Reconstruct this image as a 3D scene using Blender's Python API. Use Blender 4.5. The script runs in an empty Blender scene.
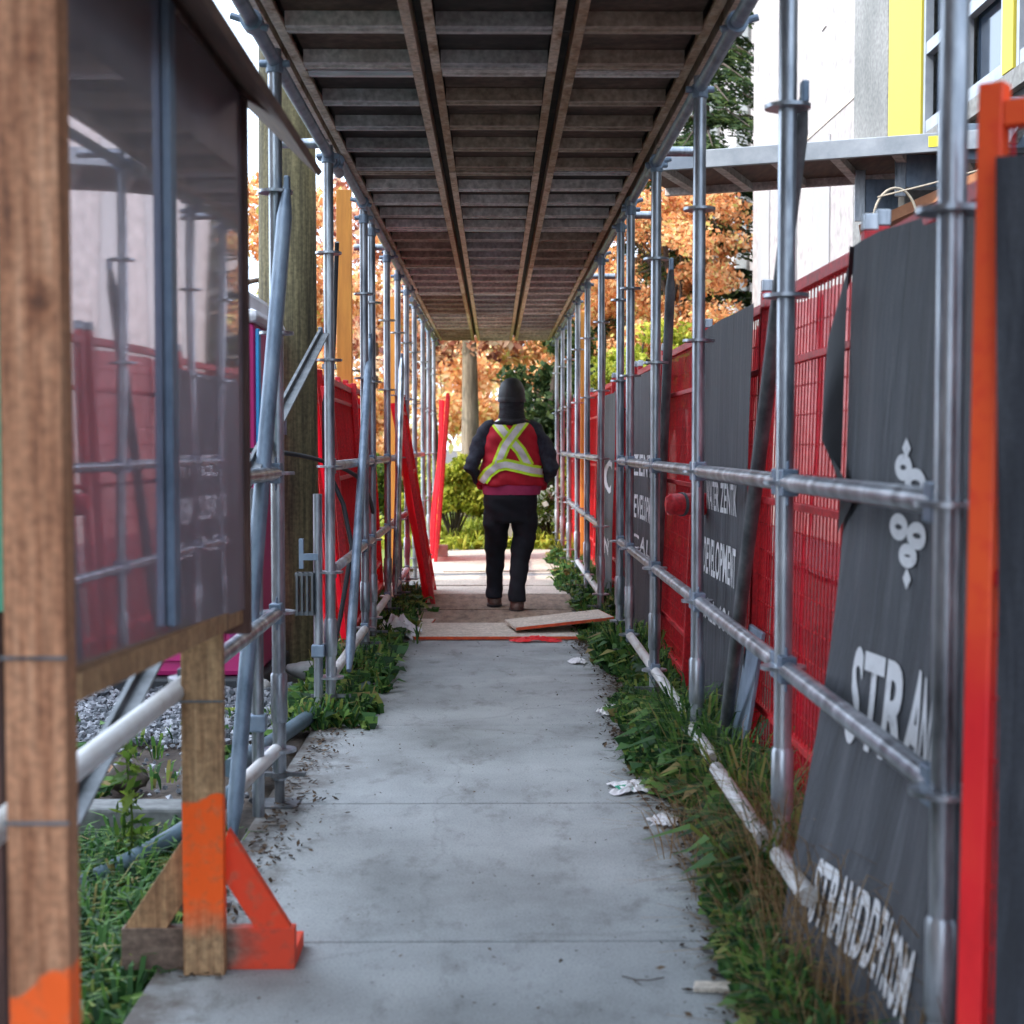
import bpy, bmesh, math, random
import numpy as np
from mathutils import Vector, Matrix
from mathutils.bvhtree import BVHTree

R = math.radians
random.seed(7)
scn = bpy.context.scene
COL = scn.collection
V = Vector

# ------------------------------------------------------------------ materials
def _ramp(nt, stops):
    r = nt.nodes.new('ShaderNodeValToRGB')
    e = r.color_ramp.elements
    while len(e) < len(stops): e.new(0.5)
    for i, (p, c) in enumerate(stops):
        e[i].position = p; e[i].color = (c[0], c[1], c[2], 1)
    return r

def new_mat(name):
    m = bpy.data.materials.new(name); m.use_nodes = True
    nt = m.node_tree
    b = nt.nodes['Principled BSDF']
    return m, nt, b

def noisy(name, stops, scale=8, stretch=(1, 1, 1), rough=(.5, .8), metal=0, bump=.2, bdist=.01, detail=8, fine=0, spec=.5, kn=False):
    """noise-driven colour + roughness + bump in real-world coordinates"""
    m, nt, b = new_mat(name)
    g = nt.nodes.new('ShaderNodeNewGeometry')
    mp = nt.nodes.new('ShaderNodeMapping'); mp.inputs['Scale'].default_value = stretch
    nt.links.new(g.outputs['Position'], mp.inputs[0])
    n = nt.nodes.new('ShaderNodeTexNoise'); n.inputs['Scale'].default_value = scale; n.inputs['Detail'].default_value = detail
    n.inputs['Roughness'].default_value = .65
    nt.links.new(mp.outputs[0], n.inputs['Vector'])
    r = _ramp(nt, stops); nt.links.new(n.outputs['Fac'], r.inputs[0])
    col = r.outputs[0]
    if fine:
        n2 = nt.nodes.new('ShaderNodeTexNoise'); n2.inputs['Scale'].default_value = fine; n2.inputs['Detail'].default_value = 4
        nt.links.new(g.outputs['Position'], n2.inputs['Vector'])
        r2 = _ramp(nt, [(.3, (.62, .62, .62)), (.7, (1.15, 1.15, 1.15))]); nt.links.new(n2.outputs['Fac'], r2.inputs[0])
        mx = nt.nodes.new('ShaderNodeMixRGB'); mx.blend_type = 'MULTIPLY'; mx.inputs[0].default_value = 1
        nt.links.new(col, mx.inputs[1]); nt.links.new(r2.outputs[0], mx.inputs[2]); col = mx.outputs[0]
    nt.links.new(col, b.inputs['Base Color'])
    mr = nt.nodes.new('ShaderNodeMapRange'); mr.inputs['To Min'].default_value = rough[0]; mr.inputs['To Max'].default_value = rough[1]
    nt.links.new(n.outputs['Fac'], mr.inputs[0]); nt.links.new(mr.outputs[0], b.inputs['Roughness'])
    b.inputs['Metallic'].default_value = metal
    b.inputs['Specular IOR Level'].default_value = spec
    if bump:
        bp = nt.nodes.new('ShaderNodeBump'); bp.inputs['Strength'].default_value = bump; bp.inputs['Distance'].default_value = bdist
        nt.links.new(n.outputs['Fac'], bp.inputs['Height']); nt.links.new(bp.outputs[0], b.inputs['Normal'])
    return knots(m) if kn else m

def knots(m, scale=2.6):
    nt = m.node_tree; b = nt.nodes['Principled BSDF']; src = b.inputs['Base Color'].links[0].from_socket
    g = nt.nodes.new('ShaderNodeNewGeometry'); mp = nt.nodes.new('ShaderNodeMapping'); mp.inputs['Scale'].default_value = (1.6, 1.0, .8); mp.inputs['Location'].default_value = (.13, .4, .21)
    n = nt.nodes.new('ShaderNodeTexNoise'); n.inputs['Scale'].default_value = 16; nt.links.new(g.outputs['Position'], n.inputs['Vector'])
    mx0 = nt.nodes.new('ShaderNodeMixRGB'); mx0.inputs[0].default_value = .04; nt.links.new(g.outputs['Position'], mx0.inputs[1]); nt.links.new(n.outputs['Color'], mx0.inputs[2])
    nt.links.new(mx0.outputs[0], mp.inputs[0])
    v = nt.nodes.new('ShaderNodeTexVoronoi'); v.inputs['Scale'].default_value = scale * 2.2; nt.links.new(mp.outputs[0], v.inputs['Vector'])
    rr = _ramp(nt, [(0, (.16, .10, .07)), (.10, (.32, .22, .16)), (.17, (.72, .62, .55)), (.26, (1, 1, 1))]); nt.links.new(v.outputs['Distance'], rr.inputs[0])
    mx = nt.nodes.new('ShaderNodeMixRGB'); mx.blend_type = 'MULTIPLY'; mx.inputs[0].default_value = .85
    nt.links.new(src, mx.inputs[1]); nt.links.new(rr.outputs[0], mx.inputs[2]); nt.links.new(mx.outputs[0], b.inputs['Base Color'])
    return m

def band_paint(m, color, zlo, zhi, soft=.03, slope=0.0, xmin=None):
    """ragged colour band between two heights: spray paint on wood, painted sunlight on red steel"""
    nt = m.node_tree; b = nt.nodes['Principled BSDF']
    src = b.inputs['Base Color'].links[0].from_socket
    g = nt.nodes.new('ShaderNodeNewGeometry'); s = nt.nodes.new('ShaderNodeSeparateXYZ'); nt.links.new(g.outputs['Position'], s.inputs[0])
    n = nt.nodes.new('ShaderNodeTexNoise'); n.inputs['Scale'].default_value = 14; n.inputs['Detail'].default_value = 6
    nt.links.new(g.outputs['Position'], n.inputs['Vector'])
    def mth(op, a, c):
        q = nt.nodes.new('ShaderNodeMath'); q.operation = op
        for i, v in enumerate((a, c)):
            if isinstance(v, (int, float)): q.inputs[i].default_value = v
            else: nt.links.new(v, q.inputs[i])
        return q.outputs[0]
    z = mth('ADD', s.outputs['Z'], mth('MULTIPLY', mth('SUBTRACT', n.outputs['Fac'], .5), .10))
    if slope: z = mth('ADD', z, mth('MULTIPLY', s.outputs['X'], slope))
    def sm(v, lo, hi):
        q = nt.nodes.new('ShaderNodeMapRange'); q.interpolation_type = 'SMOOTHSTEP'
        q.inputs['From Min'].default_value = lo; q.inputs['From Max'].default_value = hi
        nt.links.new(v, q.inputs[0]); return q.outputs[0]
    f = mth('MULTIPLY', sm(z, zlo - soft * 2.5, zlo + soft * 2.5), mth('SUBTRACT', 1, sm(z, zhi - soft * .3, zhi + soft * .3)))
    if xmin is not None: f = mth('MULTIPLY', f, sm(mth('ADD', s.outputs['X'], mth('MULTIPLY', n.outputs['Fac'], .12)), xmin - .02, xmin + .08))
    n3 = nt.nodes.new('ShaderNodeTexNoise'); n3.inputs['Scale'].default_value = 30; n3.inputs['Detail'].default_value = 5
    nt.links.new(g.outputs['Position'], n3.inputs['Vector'])
    wear = sm(n3.outputs['Fac'], .30, .52)
    f = mth('MULTIPLY', f, mth('ADD', .66, mth('MULTIPLY', wear, .33)))
    mx = nt.nodes.new('ShaderNodeMixRGB'); nt.links.new(f, mx.inputs[0]); nt.links.new(src, mx.inputs[1]); mx.inputs[2].default_value = (*color, 1)
    nt.links.new(mx.outputs[0], b.inputs['Base Color'])
    return m

def sheer(name, color, alpha, rough=.7):
    """translucent debris netting / thin fabric that lets part of the light through"""
    m, nt, b = new_mat(name)
    out = nt.nodes['Material Output']
    b.inputs['Base Color'].default_value = (*color, 1); b.inputs['Roughness'].default_value = rough
    tl = nt.nodes.new('ShaderNodeBsdfTranslucent'); tl.inputs[0].default_value = (*color, 1)
    tp = nt.nodes.new('ShaderNodeBsdfTransparent'); tp.inputs[0].default_value = (1, .55, .58, 1)
    a = nt.nodes.new('ShaderNodeMixShader'); a.inputs[0].default_value = .55
    nt.links.new(b.outputs[0], a.inputs[1]); nt.links.new(tl.outputs[0], a.inputs[2])
    c = nt.nodes.new('ShaderNodeMixShader')
    g = nt.nodes.new('ShaderNodeNewGeometry')
    n = nt.nodes.new('ShaderNodeTexNoise'); n.inputs['Scale'].default_value = 5; n.inputs['Detail'].default_value = 7
    mp = nt.nodes.new('ShaderNodeMapping'); mp.inputs['Scale'].default_value = (1, 3, .6)
    nt.links.new(g.outputs['Position'], mp.inputs[0]); nt.links.new(mp.outputs[0], n.inputs['Vector'])
    mr = nt.nodes.new('ShaderNodeMapRange'); mr.inputs['From Min'].default_value = .35; mr.inputs['From Max'].default_value = .65
    mr.inputs['To Min'].default_value = alpha - .18; mr.inputs['To Max'].default_value = min(1, alpha + .12)
    nt.links.new(n.outputs['Fac'], mr.inputs[0]); nt.links.new(mr.outputs[0], c.inputs[0])
    nt.links.new(tp.outputs[0], c.inputs[1]); nt.links.new(a.outputs[0], c.inputs[2])
    nt.links.new(c.outputs[0], out.inputs[0])
    return m

def leafy(name, stops, trans=.5, rough=.6):
    m, nt, b = new_mat(name)
    out = nt.nodes['Material Output']
    g = nt.nodes.new('ShaderNodeNewGeometry')
    r = _ramp(nt, stops); nt.links.new(g.outputs['Random Per Island'], r.inputs[0])
    nt.links.new(r.outputs[0], b.inputs['Base Color']); b.inputs['Roughness'].default_value = rough
    b.inputs['Specular IOR Level'].default_value = .3
    tl = nt.nodes.new('ShaderNodeBsdfTranslucent'); nt.links.new(r.outputs[0], tl.inputs[0])
    a = nt.nodes.new('ShaderNodeMixShader'); a.inputs[0].default_value = trans
    nt.links.new(b.outputs[0], a.inputs[1]); nt.links.new(tl.outputs[0], a.inputs[2]); nt.links.new(a.outputs[0], out.inputs[0])
    return m

M = {}
M['galv'] = noisy('galvanised_steel', [(.28, (.06, .07, .08)), (.40, (.20, .22, .25)), (.54, (.38, .41, .45)), (.70, (.66, .69, .72))], 9, (1.5, 1.5, .3), (.20, .45), .7, .12, .002)
M['galv_dark'] = noisy('dark_weathered_steel', [(.3, (.05, .055, .06)), (.5, (.13, .14, .15)), (.75, (.25, .26, .27))], 12, (1, 1, .5), (.4, .7), .5, .2, .002)
M['galv_dull'] = noisy('dull_blue_steel', [(.3, (.09, .13, .18)), (.5, (.20, .26, .34)), (.75, (.32, .39, .47))], 9, (1, 1, .5), (.35, .65), .4, .12, .002)
M['galv_white'] = noisy('worn_pale_tube', [(.32, (.30, .22, .15)), (.42, (.52, .50, .48)), (.7, (.72, .73, .75))], 7, (1, .4, 1), (.4, .7), .15, .12, .002)
M['alu'] = noisy('weathered_aluminium', [(.3, (.40, .35, .32)), (.5, (.66, .62, .59)), (.75, (.82, .79, .77))], 4, (1, 3, 1), (.5, .8), .1, .15, .002, fine=40)
M['alu_bright2'] = noisy('scuffed_plank_end', [(.3, (.28, .25, .24)), (.5, (.46, .45, .45)), (.75, (.62, .63, .65))], 3, (1, 2, 1), (.4, .7), .3, .15, .002, fine=40)
M['alu_rust'] = noisy('rust_stained_rail', [(.3, (.26, .13, .06)), (.45, (.58, .45, .34)), (.7, (.76, .67, .58))], 5, (3, 1.4, 1), (.5, .8), .25, .2, .003, fine=50)
M['alu_tan'] = noisy('brown_aluminium', [(.3, (.22, .15, .11)), (.5, (.40, .31, .24)), (.75, (.56, .46, .38))], 5, (1, 3, 1), (.5, .8), .1, .15, .002, fine=40)
M['alu_rust2'] = noisy('heavily_rusted_rail', [(.3, (.16, .07, .03)), (.45, (.36, .22, .13)), (.7, (.55, .43, .32))], 7, (3, 1.4, 1), (.5, .8), .1, .2, .003, fine=50)
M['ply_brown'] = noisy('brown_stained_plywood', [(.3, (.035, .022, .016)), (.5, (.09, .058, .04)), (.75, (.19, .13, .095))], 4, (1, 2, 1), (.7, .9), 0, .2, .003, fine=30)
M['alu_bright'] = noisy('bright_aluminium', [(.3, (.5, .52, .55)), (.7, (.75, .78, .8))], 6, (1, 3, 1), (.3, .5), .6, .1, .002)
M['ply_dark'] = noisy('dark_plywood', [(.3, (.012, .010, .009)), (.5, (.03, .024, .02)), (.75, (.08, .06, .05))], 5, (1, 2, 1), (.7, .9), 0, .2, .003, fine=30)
M['ply'] = noisy('site_plywood', [(.3, (.46, .38, .30)), (.5, (.66, .58, .49)), (.75, (.78, .70, .61))], 6, (1, 4, 1), (.7, .9), 0, .2, .003, fine=60)
M['ply_dirty'] = noisy('dirty_plywood', [(.3, (.13, .09, .065)), (.5, (.30, .215, .155)), (.75, (.44, .34, .26))], 5, (3, .8, 1), (.7, .9), 0, .2, .003, fine=60)
M['wood'] = noisy('weathered_lumber', [(.28, (.10, .05, .022)), (.42, (.28, .14, .065)), (.58, (.44, .25, .12)), (.75, (.54, .34, .18))], 9, (6, 6, .35), (.65, .85), 0, .35, .004, fine=60)
M['wood_dark'] = noisy('dark_lumber', [(.3, (.035, .015, .012)), (.5, (.08, .035, .026)), (.75, (.16, .08, .055))], 12, (2, 2, .3), (.6, .8), 0, .3, .004)
M['wood_roof'] = noisy('weathered_roof_ply', [(.3, (.07, .04, .028)), (.5, (.14, .085, .06)), (.75, (.22, .14, .10))], 9, (3, .5, 3), (.6, .85), 0, .3, .004)
M['timber_y'] = noisy('orange_lumber', [(.3, (.50, .19, .03)), (.6, (.66, .28, .045)), (.8, (.72, .36, .08))], 8, (3, 3, .3), (.6, .8), 0, .2, .003)
M['pole'] = noisy('utility_pole_wood', [(.28, (.045, .037, .02)), (.45, (.12, .10, .05)), (.6, (.21, .175, .085)), (.8, (.30, .25, .13))], 10, (3.5, 3.5, .16), (.7, .9), 0, .6, .01, fine=50)
M['paint_post'] = band_paint(noisy('lumber_with_orange_spray', [(.28, (.10, .05, .025)), (.42, (.30, .16, .075)), (.58, (.44, .26, .13)), (.75, (.56, .36, .2))], 9, (6, 6, .35), (.65, .85), 0, .35, .004, fine=60, kn=True), (1, .11, .004), .14, .43, .02)
M['paint_near'] = band_paint(noisy('lumber_with_orange_foot', [(.28, (.11, .04, .018)), (.42, (.34, .14, .065)), (.58, (.50, .24, .125)), (.75, (.62, .35, .21))], 9, (6, 6, .3), (.65, .85), 0, .35, .004, fine=60, kn=True), (.95, .12, .01), -.3, .84, .02, slope=-.5)
M['paint_brace'] = band_paint(noisy('orange_brace_wood', [(.3, (.16, .09, .05)), (.5, (.34, .22, .13)), (.75, (.44, .30, .2))], 11, (2, 2, .5), (.65, .85), 0, .3, .004, fine=60), (.85, .06, .015), -.2, .6, .02)
M['paint_base'] = band_paint(noisy('half_painted_foot_wood', [(.3, (.07, .04, .03)), (.5, (.17, .11, .08)), (.75, (.27, .19, .14))], 11, (.5, 2, 2), (.65, .85), 0, .3, .004, fine=60), (.75, .06, .02), -.2, .3, .02, xmin=-.60)
M['red'] = noisy('red_painted_steel', [(.3, (.40, .008, .016)), (.5, (.64, .014, .024)), (.75, (.74, .028, .035))], 10, (1, 1, .4), (.35, .6), 0, .1, .002, fine=60)
M['red_orange'] = band_paint(noisy('sunlit_orange_red_steel', [(.3, (.62, .006, .012)), (.5, (.80, .012, .018)), (.75, (.85, .03, .02))], 10, (1, 1, .4), (.4, .6), 0, .1, .002), (.97, .10, .018), .98, 9, .05)  # orange upper part is sunlight painted over the red steel
M['net'] = sheer('red_debris_netting', (.90, .012, .055), .52)
M['net_solid'] = sheer('dense_red_netting', (.80, .012, .03), .86)
M['tarp'] = noisy('black_woven_tarp', [(.3, (.012, .014, .020)), (.5, (.034, .038, .050)), (.75, (.115, .12, .135))], 4, (1, 5, .45), (.5, .75), 0, .7, .02, fine=220)
M['tarp_flap'] = noisy('shaded_tarp_underside', [(.3, (.012, .013, .016)), (.7, (.035, .036, .042))], 5, (1, 3, .5), (.6, .85), 0, .25, .004)  # darker tarp copy, shadow on the folded flap put into the colour
M['print'] = noisy('white_screen_print', [(.25, (.35, .35, .37)), (.42, (.66, .66, .68)), (.8, (.76, .76, .78))], 30, (1, 1, 1), (.5, .7), 0, .1, .001)
M['concrete'] = noisy('concrete_wall', [(.3, (.13, .135, .13)), (.5, (.18, .185, .18)), (.75, (.26, .26, .255))], 1.2, (1, 1, 1), (.75, .9), 0, .3, .006, fine=25)
M['render_white'] = noisy('pale_render', [(.3, (.34, .315, .31)), (.7, (.41, .38, .375))], .8, (1, 1, .3), (.8, .9), 0, .1, .004, fine=8)
M['pilaster_grey'] = noisy('grey_render', [(.3, (.26, .26, .265)), (.7, (.33, .33, .335))], 1.2, rough=(.8, .9), bump=.1)
M['yellow'] = noisy('yellow_sheathing', [(.3, (.40, .345, .03)), (.7, (.47, .41, .045))], 1.6, (1, 1, 1), (.6, .8), 0, .1, .003)
M['win_frame'] = noisy('zinc_window_frame', [(.3, (.20, .23, .26)), (.7, (.34, .37, .41))], 5, rough=(.4, .6), metal=.4, bump=0)
M['win_pane'] = noisy('dark_window_pane', [(.3, (.012, .02, .035)), (.7, (.03, .045, .07))], 1, rough=(.05, .12), bump=0)
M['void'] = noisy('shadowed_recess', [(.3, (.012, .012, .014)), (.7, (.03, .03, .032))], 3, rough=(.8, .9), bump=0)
M['magenta'] = noisy('magenta_plastic', [(.3, (.44, .016, .13)), (.7, (.56, .03, .19))], 1.4, rough=(.35, .55), bump=.1, bdist=.01)
M['magenta_dark'] = noisy('deep_magenta_plastic', [(.3, (.26, .02, .14)), (.7, (.34, .03, .19))], 1.4, rough=(.35, .55), bump=.1, bdist=.01)
M['white_pl'] = noisy('white_plastic', [(.3, (.66, .64, .66)), (.7, (.82, .8, .82))], 3, rough=(.35, .6), bump=.2, bdist=.01)
M['blue_pl'] = noisy('blue_plastic', [(.3, (.02, .22, .48)), (.7, (.03, .32, .62))], 3, rough=(.35, .6), bump=0)
M['black'] = noisy('black_rubber', [(.3, (.012, .014, .017)), (.7, (.035, .038, .045))], 12, rough=(.4, .7), bump=.1, bdist=.003)
M['hose'] = noisy('grey_blue_hose', [(.3, (.05, .085, .11)), (.7, (.12, .18, .22))], 12, rough=(.4, .6), bump=.1, bdist=.003)
M['stone'] = noisy('pale_stone', [(.3, (.3, .29, .28)), (.7, (.55, .54, .52))], 9, rough=(.7, .9), bump=.4, bdist=.01)
M['bark'] = noisy('tree_bark', [(.3, (.10, .08, .06)), (.5, (.24, .195, .145)), (.75, (.40, .34, .26))], 8, (3, 3, .4), (.8, .95), 0, .7, .02)
M['bark_d'] = noisy('dark_bark', [(.3, (.03, .022, .018)), (.7, (.10, .075, .06))], 8, (3, 3, .4), (.8, .95), 0, .7, .02)
M['leaf_copper'] = leafy('copper_leaves', [(0, (.12, .03, .025)), (.25, (.36, .11, .07)), (.5, (.58, .24, .15)), (.75, (.80, .50, .33)), (1, (.88, .68, .50))], .4)
M['leaf_orange'] = leafy('orange_leaves', [(0, (.30, .10, .04)), (.25, (.68, .27, .10)), (.55, (.85, .44, .19)), (.8, (.90, .62, .36)), (1, (.58, .60, .16))], .4)
M['leaf_far'] = leafy('far_autumn_leaves', [(0, (.45, .22, .12)), (.35, (.82, .48, .28)), (.65, (.92, .70, .50)), (.85, (.74, .68, .32)), (1, (.50, .55, .20))], .5)
M['leaf_fir'] = leafy('fir_needles', [(0, (.012, .03, .012)), (.5, (.035, .075, .022)), (1, (.09, .13, .035))], .3)
M['leaf_green'] = leafy('fresh_green_leaves', [(0, (.03, .07, .012)), (.5, (.09, .16, .025)), (1, (.20, .26, .04))], .5)
M['leaf_lime'] = leafy('lime_leaves', [(0, (.13, .18, .016)), (.5, (.36, .42, .045)), (1, (.62, .60, .10))], .4)
M['leaf_weed'] = leafy('weed_leaves', [(0, (.016, .045, .018)), (.45, (.05, .14, .035)), (.8, (.13, .26, .05)), (.93, (.28, .33, .07)), (1, (.30, .20, .09))], .4)
M['leaf_dry'] = leafy('dry_straw', [(0, (.14, .075, .03)), (.5, (.27, .16, .07)), (1, (.40, .27, .14))], .4)
M['petal'] = leafy('white_petals', [(0, (.5, .55, .5)), (1, (.8, .82, .8))], .4)
M['litter'] = leafy('leaf_litter_flakes', [(0, (.02, .013, .009)), (.5, (.065, .04, .025)), (.9, (.13, .085, .05)), (1, (.3, .27, .24))], .1, .9)
M['gravel'] = leafy('gravel_stones', [(0, (.07, .08, .09)), (.5, (.20, .21, .23)), (1, (.46, .47, .5))], .0, .8)
M['navy'] = noisy('navy_fleece', [(.3, (.012, .015, .028)), (.7, (.045, .052, .078))], 30, (1, 1, 1), (.8, .95), 0, .3, .004)
M['hood'] = noisy('charcoal_knit', [(.3, (.008, .009, .013)), (.7, (.036, .038, .048))], 60, (.3, .3, 2), (.8, .95), 0, .4, .004)
M['cap'] = noisy('grey_cap_shell', [(.3, (.012, .013, .016)), (.7, (.03, .032, .038))], 20, rough=(.5, .7), bump=.2, bdist=.003)
M['vest'] = noisy('red_safety_vest', [(.3, (.40, .006, .022)), (.7, (.60, .012, .035))], 14, (1, 1, .5), (.7, .9), 0, .3, .006)
M['lime_tape'] = noisy('lime_tape', [(.3, (.62, .95, .03)), (.7, (.72, 1, .05))], 20, rough=(.5, .7), bump=0)
M['silver'] = noisy('silver_reflective_tape', [(.3, (.62, .62, .62)), (.7, (.82, .81, .80))], 25, rough=(.3, .5), metal=.2, bump=.1, bdist=.002)
M['shirt'] = noisy('magenta_shirt', [(.3, (.38, .03, .11)), (.7, (.50, .05, .16))], 20, rough=(.7, .9), bump=.1, bdist=.004)
M['trouser'] = noisy('black_trousers', [(.3, (.003, .004, .008)), (.62, (.010, .012, .02)), (.74, (.03, .032, .045)), (.80, (.20, .2, .22))], 13, (1, 1, .6), (.75, .95), 0, .4, .008)
M['boot'] = noisy('brown_leather', [(.3, (.10, .06, .05)), (.7, (.22, .145, .12))], 25, rough=(.6, .8), bump=.2, bdist=.003)
M['skin'] = noisy('skin', [(.3, (.42, .24, .17)), (.7, (.52, .31, .22))], 12, rough=(.5, .65), bump=0)
M['green_board'] = noisy('green_board', [(.3, (.05, .28, .16)), (.7, (.08, .36, .22))], 3, rough=(.5, .7), bump=0)
M['rope'] = noisy('pale_rope', [(.3, (.3, .26, .2)), (.7, (.5, .45, .36))], 40, rough=(.8, .9), bump=.2, bdist=.002)
M['sticker'] = noisy('yellow_sticker', [(.3, (.75, .68, .03)), (.7, (.85, .78, .05))], 6, rough=(.4, .6), bump=0)
M['orange_p'] = noisy('orange_edge_paint', [(.3, (.5, .05, .02)), (.7, (.85, .12, .03))], 18, rough=(.6, .8), bump=.1, bdist=.002)
M['brick'] = noisy('warm_masonry', [(.3, (.25, .18, .14)), (.7, (.38, .28, .22))], 2, rough=(.8, .9), bump=.2, bdist=.01)

# notice board acrylic: scratched, hazy, mirror-like at grazing angles
def acrylic():
    m, nt, b = new_mat('scratched_acrylic_sheet')
    out = nt.nodes['Material Output']
    g = nt.nodes.new('ShaderNodeNewGeometry')
    n = nt.nodes.new('ShaderNodeTexNoise'); n.inputs['Scale'].default_value = 3.5; n.inputs['Detail'].default_value = 7
    nt.links.new(g.outputs['Position'], n.inputs['Vector'])
    r = _ramp(nt, [(.3, (.22, .20, .23)), (.7, (.38, .36, .40))]); nt.links.new(n.outputs['Fac'], r.inputs[0])
    nt.links.new(r.outputs[0], b.inputs['Base Color']); b.inputs['Roughness'].default_value = .5
    g1 = nt.nodes.new('ShaderNodeBsdfGlossy'); g1.inputs['Roughness'].default_value = .03; g1.inputs['Color'].default_value = (.92, .86, .92, 1)
    g2 = nt.nodes.new('ShaderNodeBsdfGlossy'); g2.inputs['Roughness'].default_value = .38; g2.inputs['Color'].default_value = (.8, .76, .84, 1)
    a = nt.nodes.new('ShaderNodeMixShader'); a.inputs[0].default_value = .22; nt.links.new(g1.outputs[0], a.inputs[1]); nt.links.new(g2.outputs[0], a.inputs[2])
    c = nt.nodes.new('ShaderNodeMixShader'); c.inputs[0].default_value = .66; nt.links.new(b.outputs[0], c.inputs[1]); nt.links.new(a.outputs[0], c.inputs[2])
    nt.links.new(c.outputs[0], out.inputs[0])
    return m
M['acrylic'] = acrylic()

def sidewalk_mat():
    m, nt, b = new_mat('worn_sidewalk_concrete')
    g = nt.nodes.new('ShaderNodeNewGeometry'); P = g.outputs['Position']
    def noise(s, d=8, st=None, rough=.6):
        n = nt.nodes.new('ShaderNodeTexNoise'); n.inputs['Scale'].default_value = s; n.inputs['Detail'].default_value = d; n.inputs['Roughness'].default_value = rough
        if st:
            mp = nt.nodes.new('ShaderNodeMapping'); mp.inputs['Scale'].default_value = st
            nt.links.new(P, mp.inputs[0]); nt.links.new(mp.outputs[0], n.inputs['Vector'])
        else: nt.links.new(P, n.inputs['Vector'])
        return n.outputs['Fac']
    a = _ramp(nt, [(.25, (.17, .178, .175)), (.45, (.285, .30, .302)), (.6, (.355, .372, .375)), (.8, (.43, .448, .45))]); nt.links.new(noise(1.3), a.inputs[0])
    c = _ramp(nt, [(.30, (.45, .43, .40)), (.46, (1, 1, 1)), (.7, (1.08, 1.08, 1.08))]); nt.links.new(noise(7, 9, (1, .45, 1), .7), c.inputs[0])
    d = _ramp(nt, [(.32, (.55, .55, .55)), (.5, (1, 1, 1)), (.72, (1.15, 1.15, 1.15))]); nt.links.new(noise(140, 3), d.inputs[0])
    m1 = nt.nodes.new('ShaderNodeMixRGB'); m1.blend_type = 'MULTIPLY'; m1.inputs[0].default_value = .7
    nt.links.new(a.outputs[0], m1.inputs[1]); nt.links.new(c.outputs[0], m1.inputs[2])
    m2 = nt.nodes.new('ShaderNodeMixRGB'); m2.blend_type = 'MULTIPLY'; m2.inputs[0].default_value = .6
    nt.links.new(m1.outputs[0], m2.inputs[1]); nt.links.new(d.outputs[0], m2.inputs[2])
    # dirt creeping in from both edges
    s = nt.nodes.new('ShaderNodeSeparateXYZ'); nt.links.new(P, s.inputs[0])
    def mth(op, x, y):
        q = nt.nodes.new('ShaderNodeMath'); q.operation = op
        for i, v in enumerate((x, y)):
            if isinstance(v, (int, float)): q.inputs[i].default_value = v
            else: nt.links.new(v, q.inputs[i])
        return q.outputs[0]
    ax = mth('ABSOLUTE', mth('ADD', s.outputs['X'], .06), 0)
    e = mth('ADD', ax, mth('MULTIPLY', mth('SUBTRACT', noise(4, 8, None, .7), .5), .9))
    mr = nt.nodes.new('ShaderNodeMapRange'); mr.inputs['From Min'].default_value = .58; mr.inputs['From Max'].default_value = .80
    mr.inputs['To Max'].default_value = .9
    nt.links.new(e, mr.inputs[0])
    vo = nt.nodes.new('ShaderNodeTexVoronoi'); vo.feature = 'DISTANCE_TO_EDGE'; vo.inputs['Scale'].default_value = .55
    wn = nt.nodes.new('ShaderNodeTexNoise'); wn.inputs['Scale'].default_value = 3; wn.inputs['Detail'].default_value = 8; nt.links.new(P, wn.inputs['Vector'])
    wv = nt.nodes.new('ShaderNodeMixRGB'); wv.inputs[0].default_value = .22; nt.links.new(P, wv.inputs[1]); nt.links.new(wn.outputs['Color'], wv.inputs[2]); nt.links.new(wv.outputs[0], vo.inputs['Vector'])
    cr = _ramp(nt, [(0, (.35, .33, .30)), (.0045, (1, 1, 1))]); nt.links.new(vo.outputs['Distance'], cr.inputs[0])
    sp = _ramp(nt, [(.0, (.45, .42, .38)), (.035, (.55, .52, .48)), (.05, (1, 1, 1))]); v2 = nt.nodes.new('ShaderNodeTexVoronoi'); v2.inputs['Scale'].default_value = 9; nt.links.new(P, v2.inputs['Vector']); nt.links.new(v2.outputs['Distance'], sp.inputs[0])
    mc = nt.nodes.new('ShaderNodeMixRGB'); mc.blend_type = 'MULTIPLY'; mc.inputs[0].default_value = .22; nt.links.new(m2.outputs[0], mc.inputs[1]); nt.links.new(cr.outputs[0], mc.inputs[2])
    m2 = nt.nodes.new('ShaderNodeMixRGB'); m2.blend_type = 'MULTIPLY'; m2.inputs[0].default_value = .7; nt.links.new(mc.outputs[0], m2.inputs[1]); nt.links.new(sp.outputs[0], m2.inputs[2])
    m3 = nt.nodes.new('ShaderNodeMixRGB'); nt.links.new(mr.outputs[0], m3.inputs[0]); nt.links.new(m2.outputs[0], m3.inputs[1]); m3.inputs[2].default_value = (.07, .052, .04, 1)
    nt.links.new(m3.outputs[0], b.inputs['Base Color']); b.inputs['Roughness'].default_value = .85
    bp = nt.nodes.new('ShaderNodeBump'); bp.inputs['Strength'].default_value = .35; bp.inputs['Distance'].default_value = .004
    nt.links.new(noise(60, 6), bp.inputs['Height']); nt.links.new(bp.outputs[0], b.inputs['Normal'])
    return m
M['walk'] = sidewalk_mat()
M['soil'] = noisy('damp_soil', [(.3, (.030, .022, .017)), (.5, (.070, .052, .040)), (.75, (.14, .11, .088))], 4, rough=(.85, .95), bump=.8, bdist=.03, fine=40)
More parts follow.
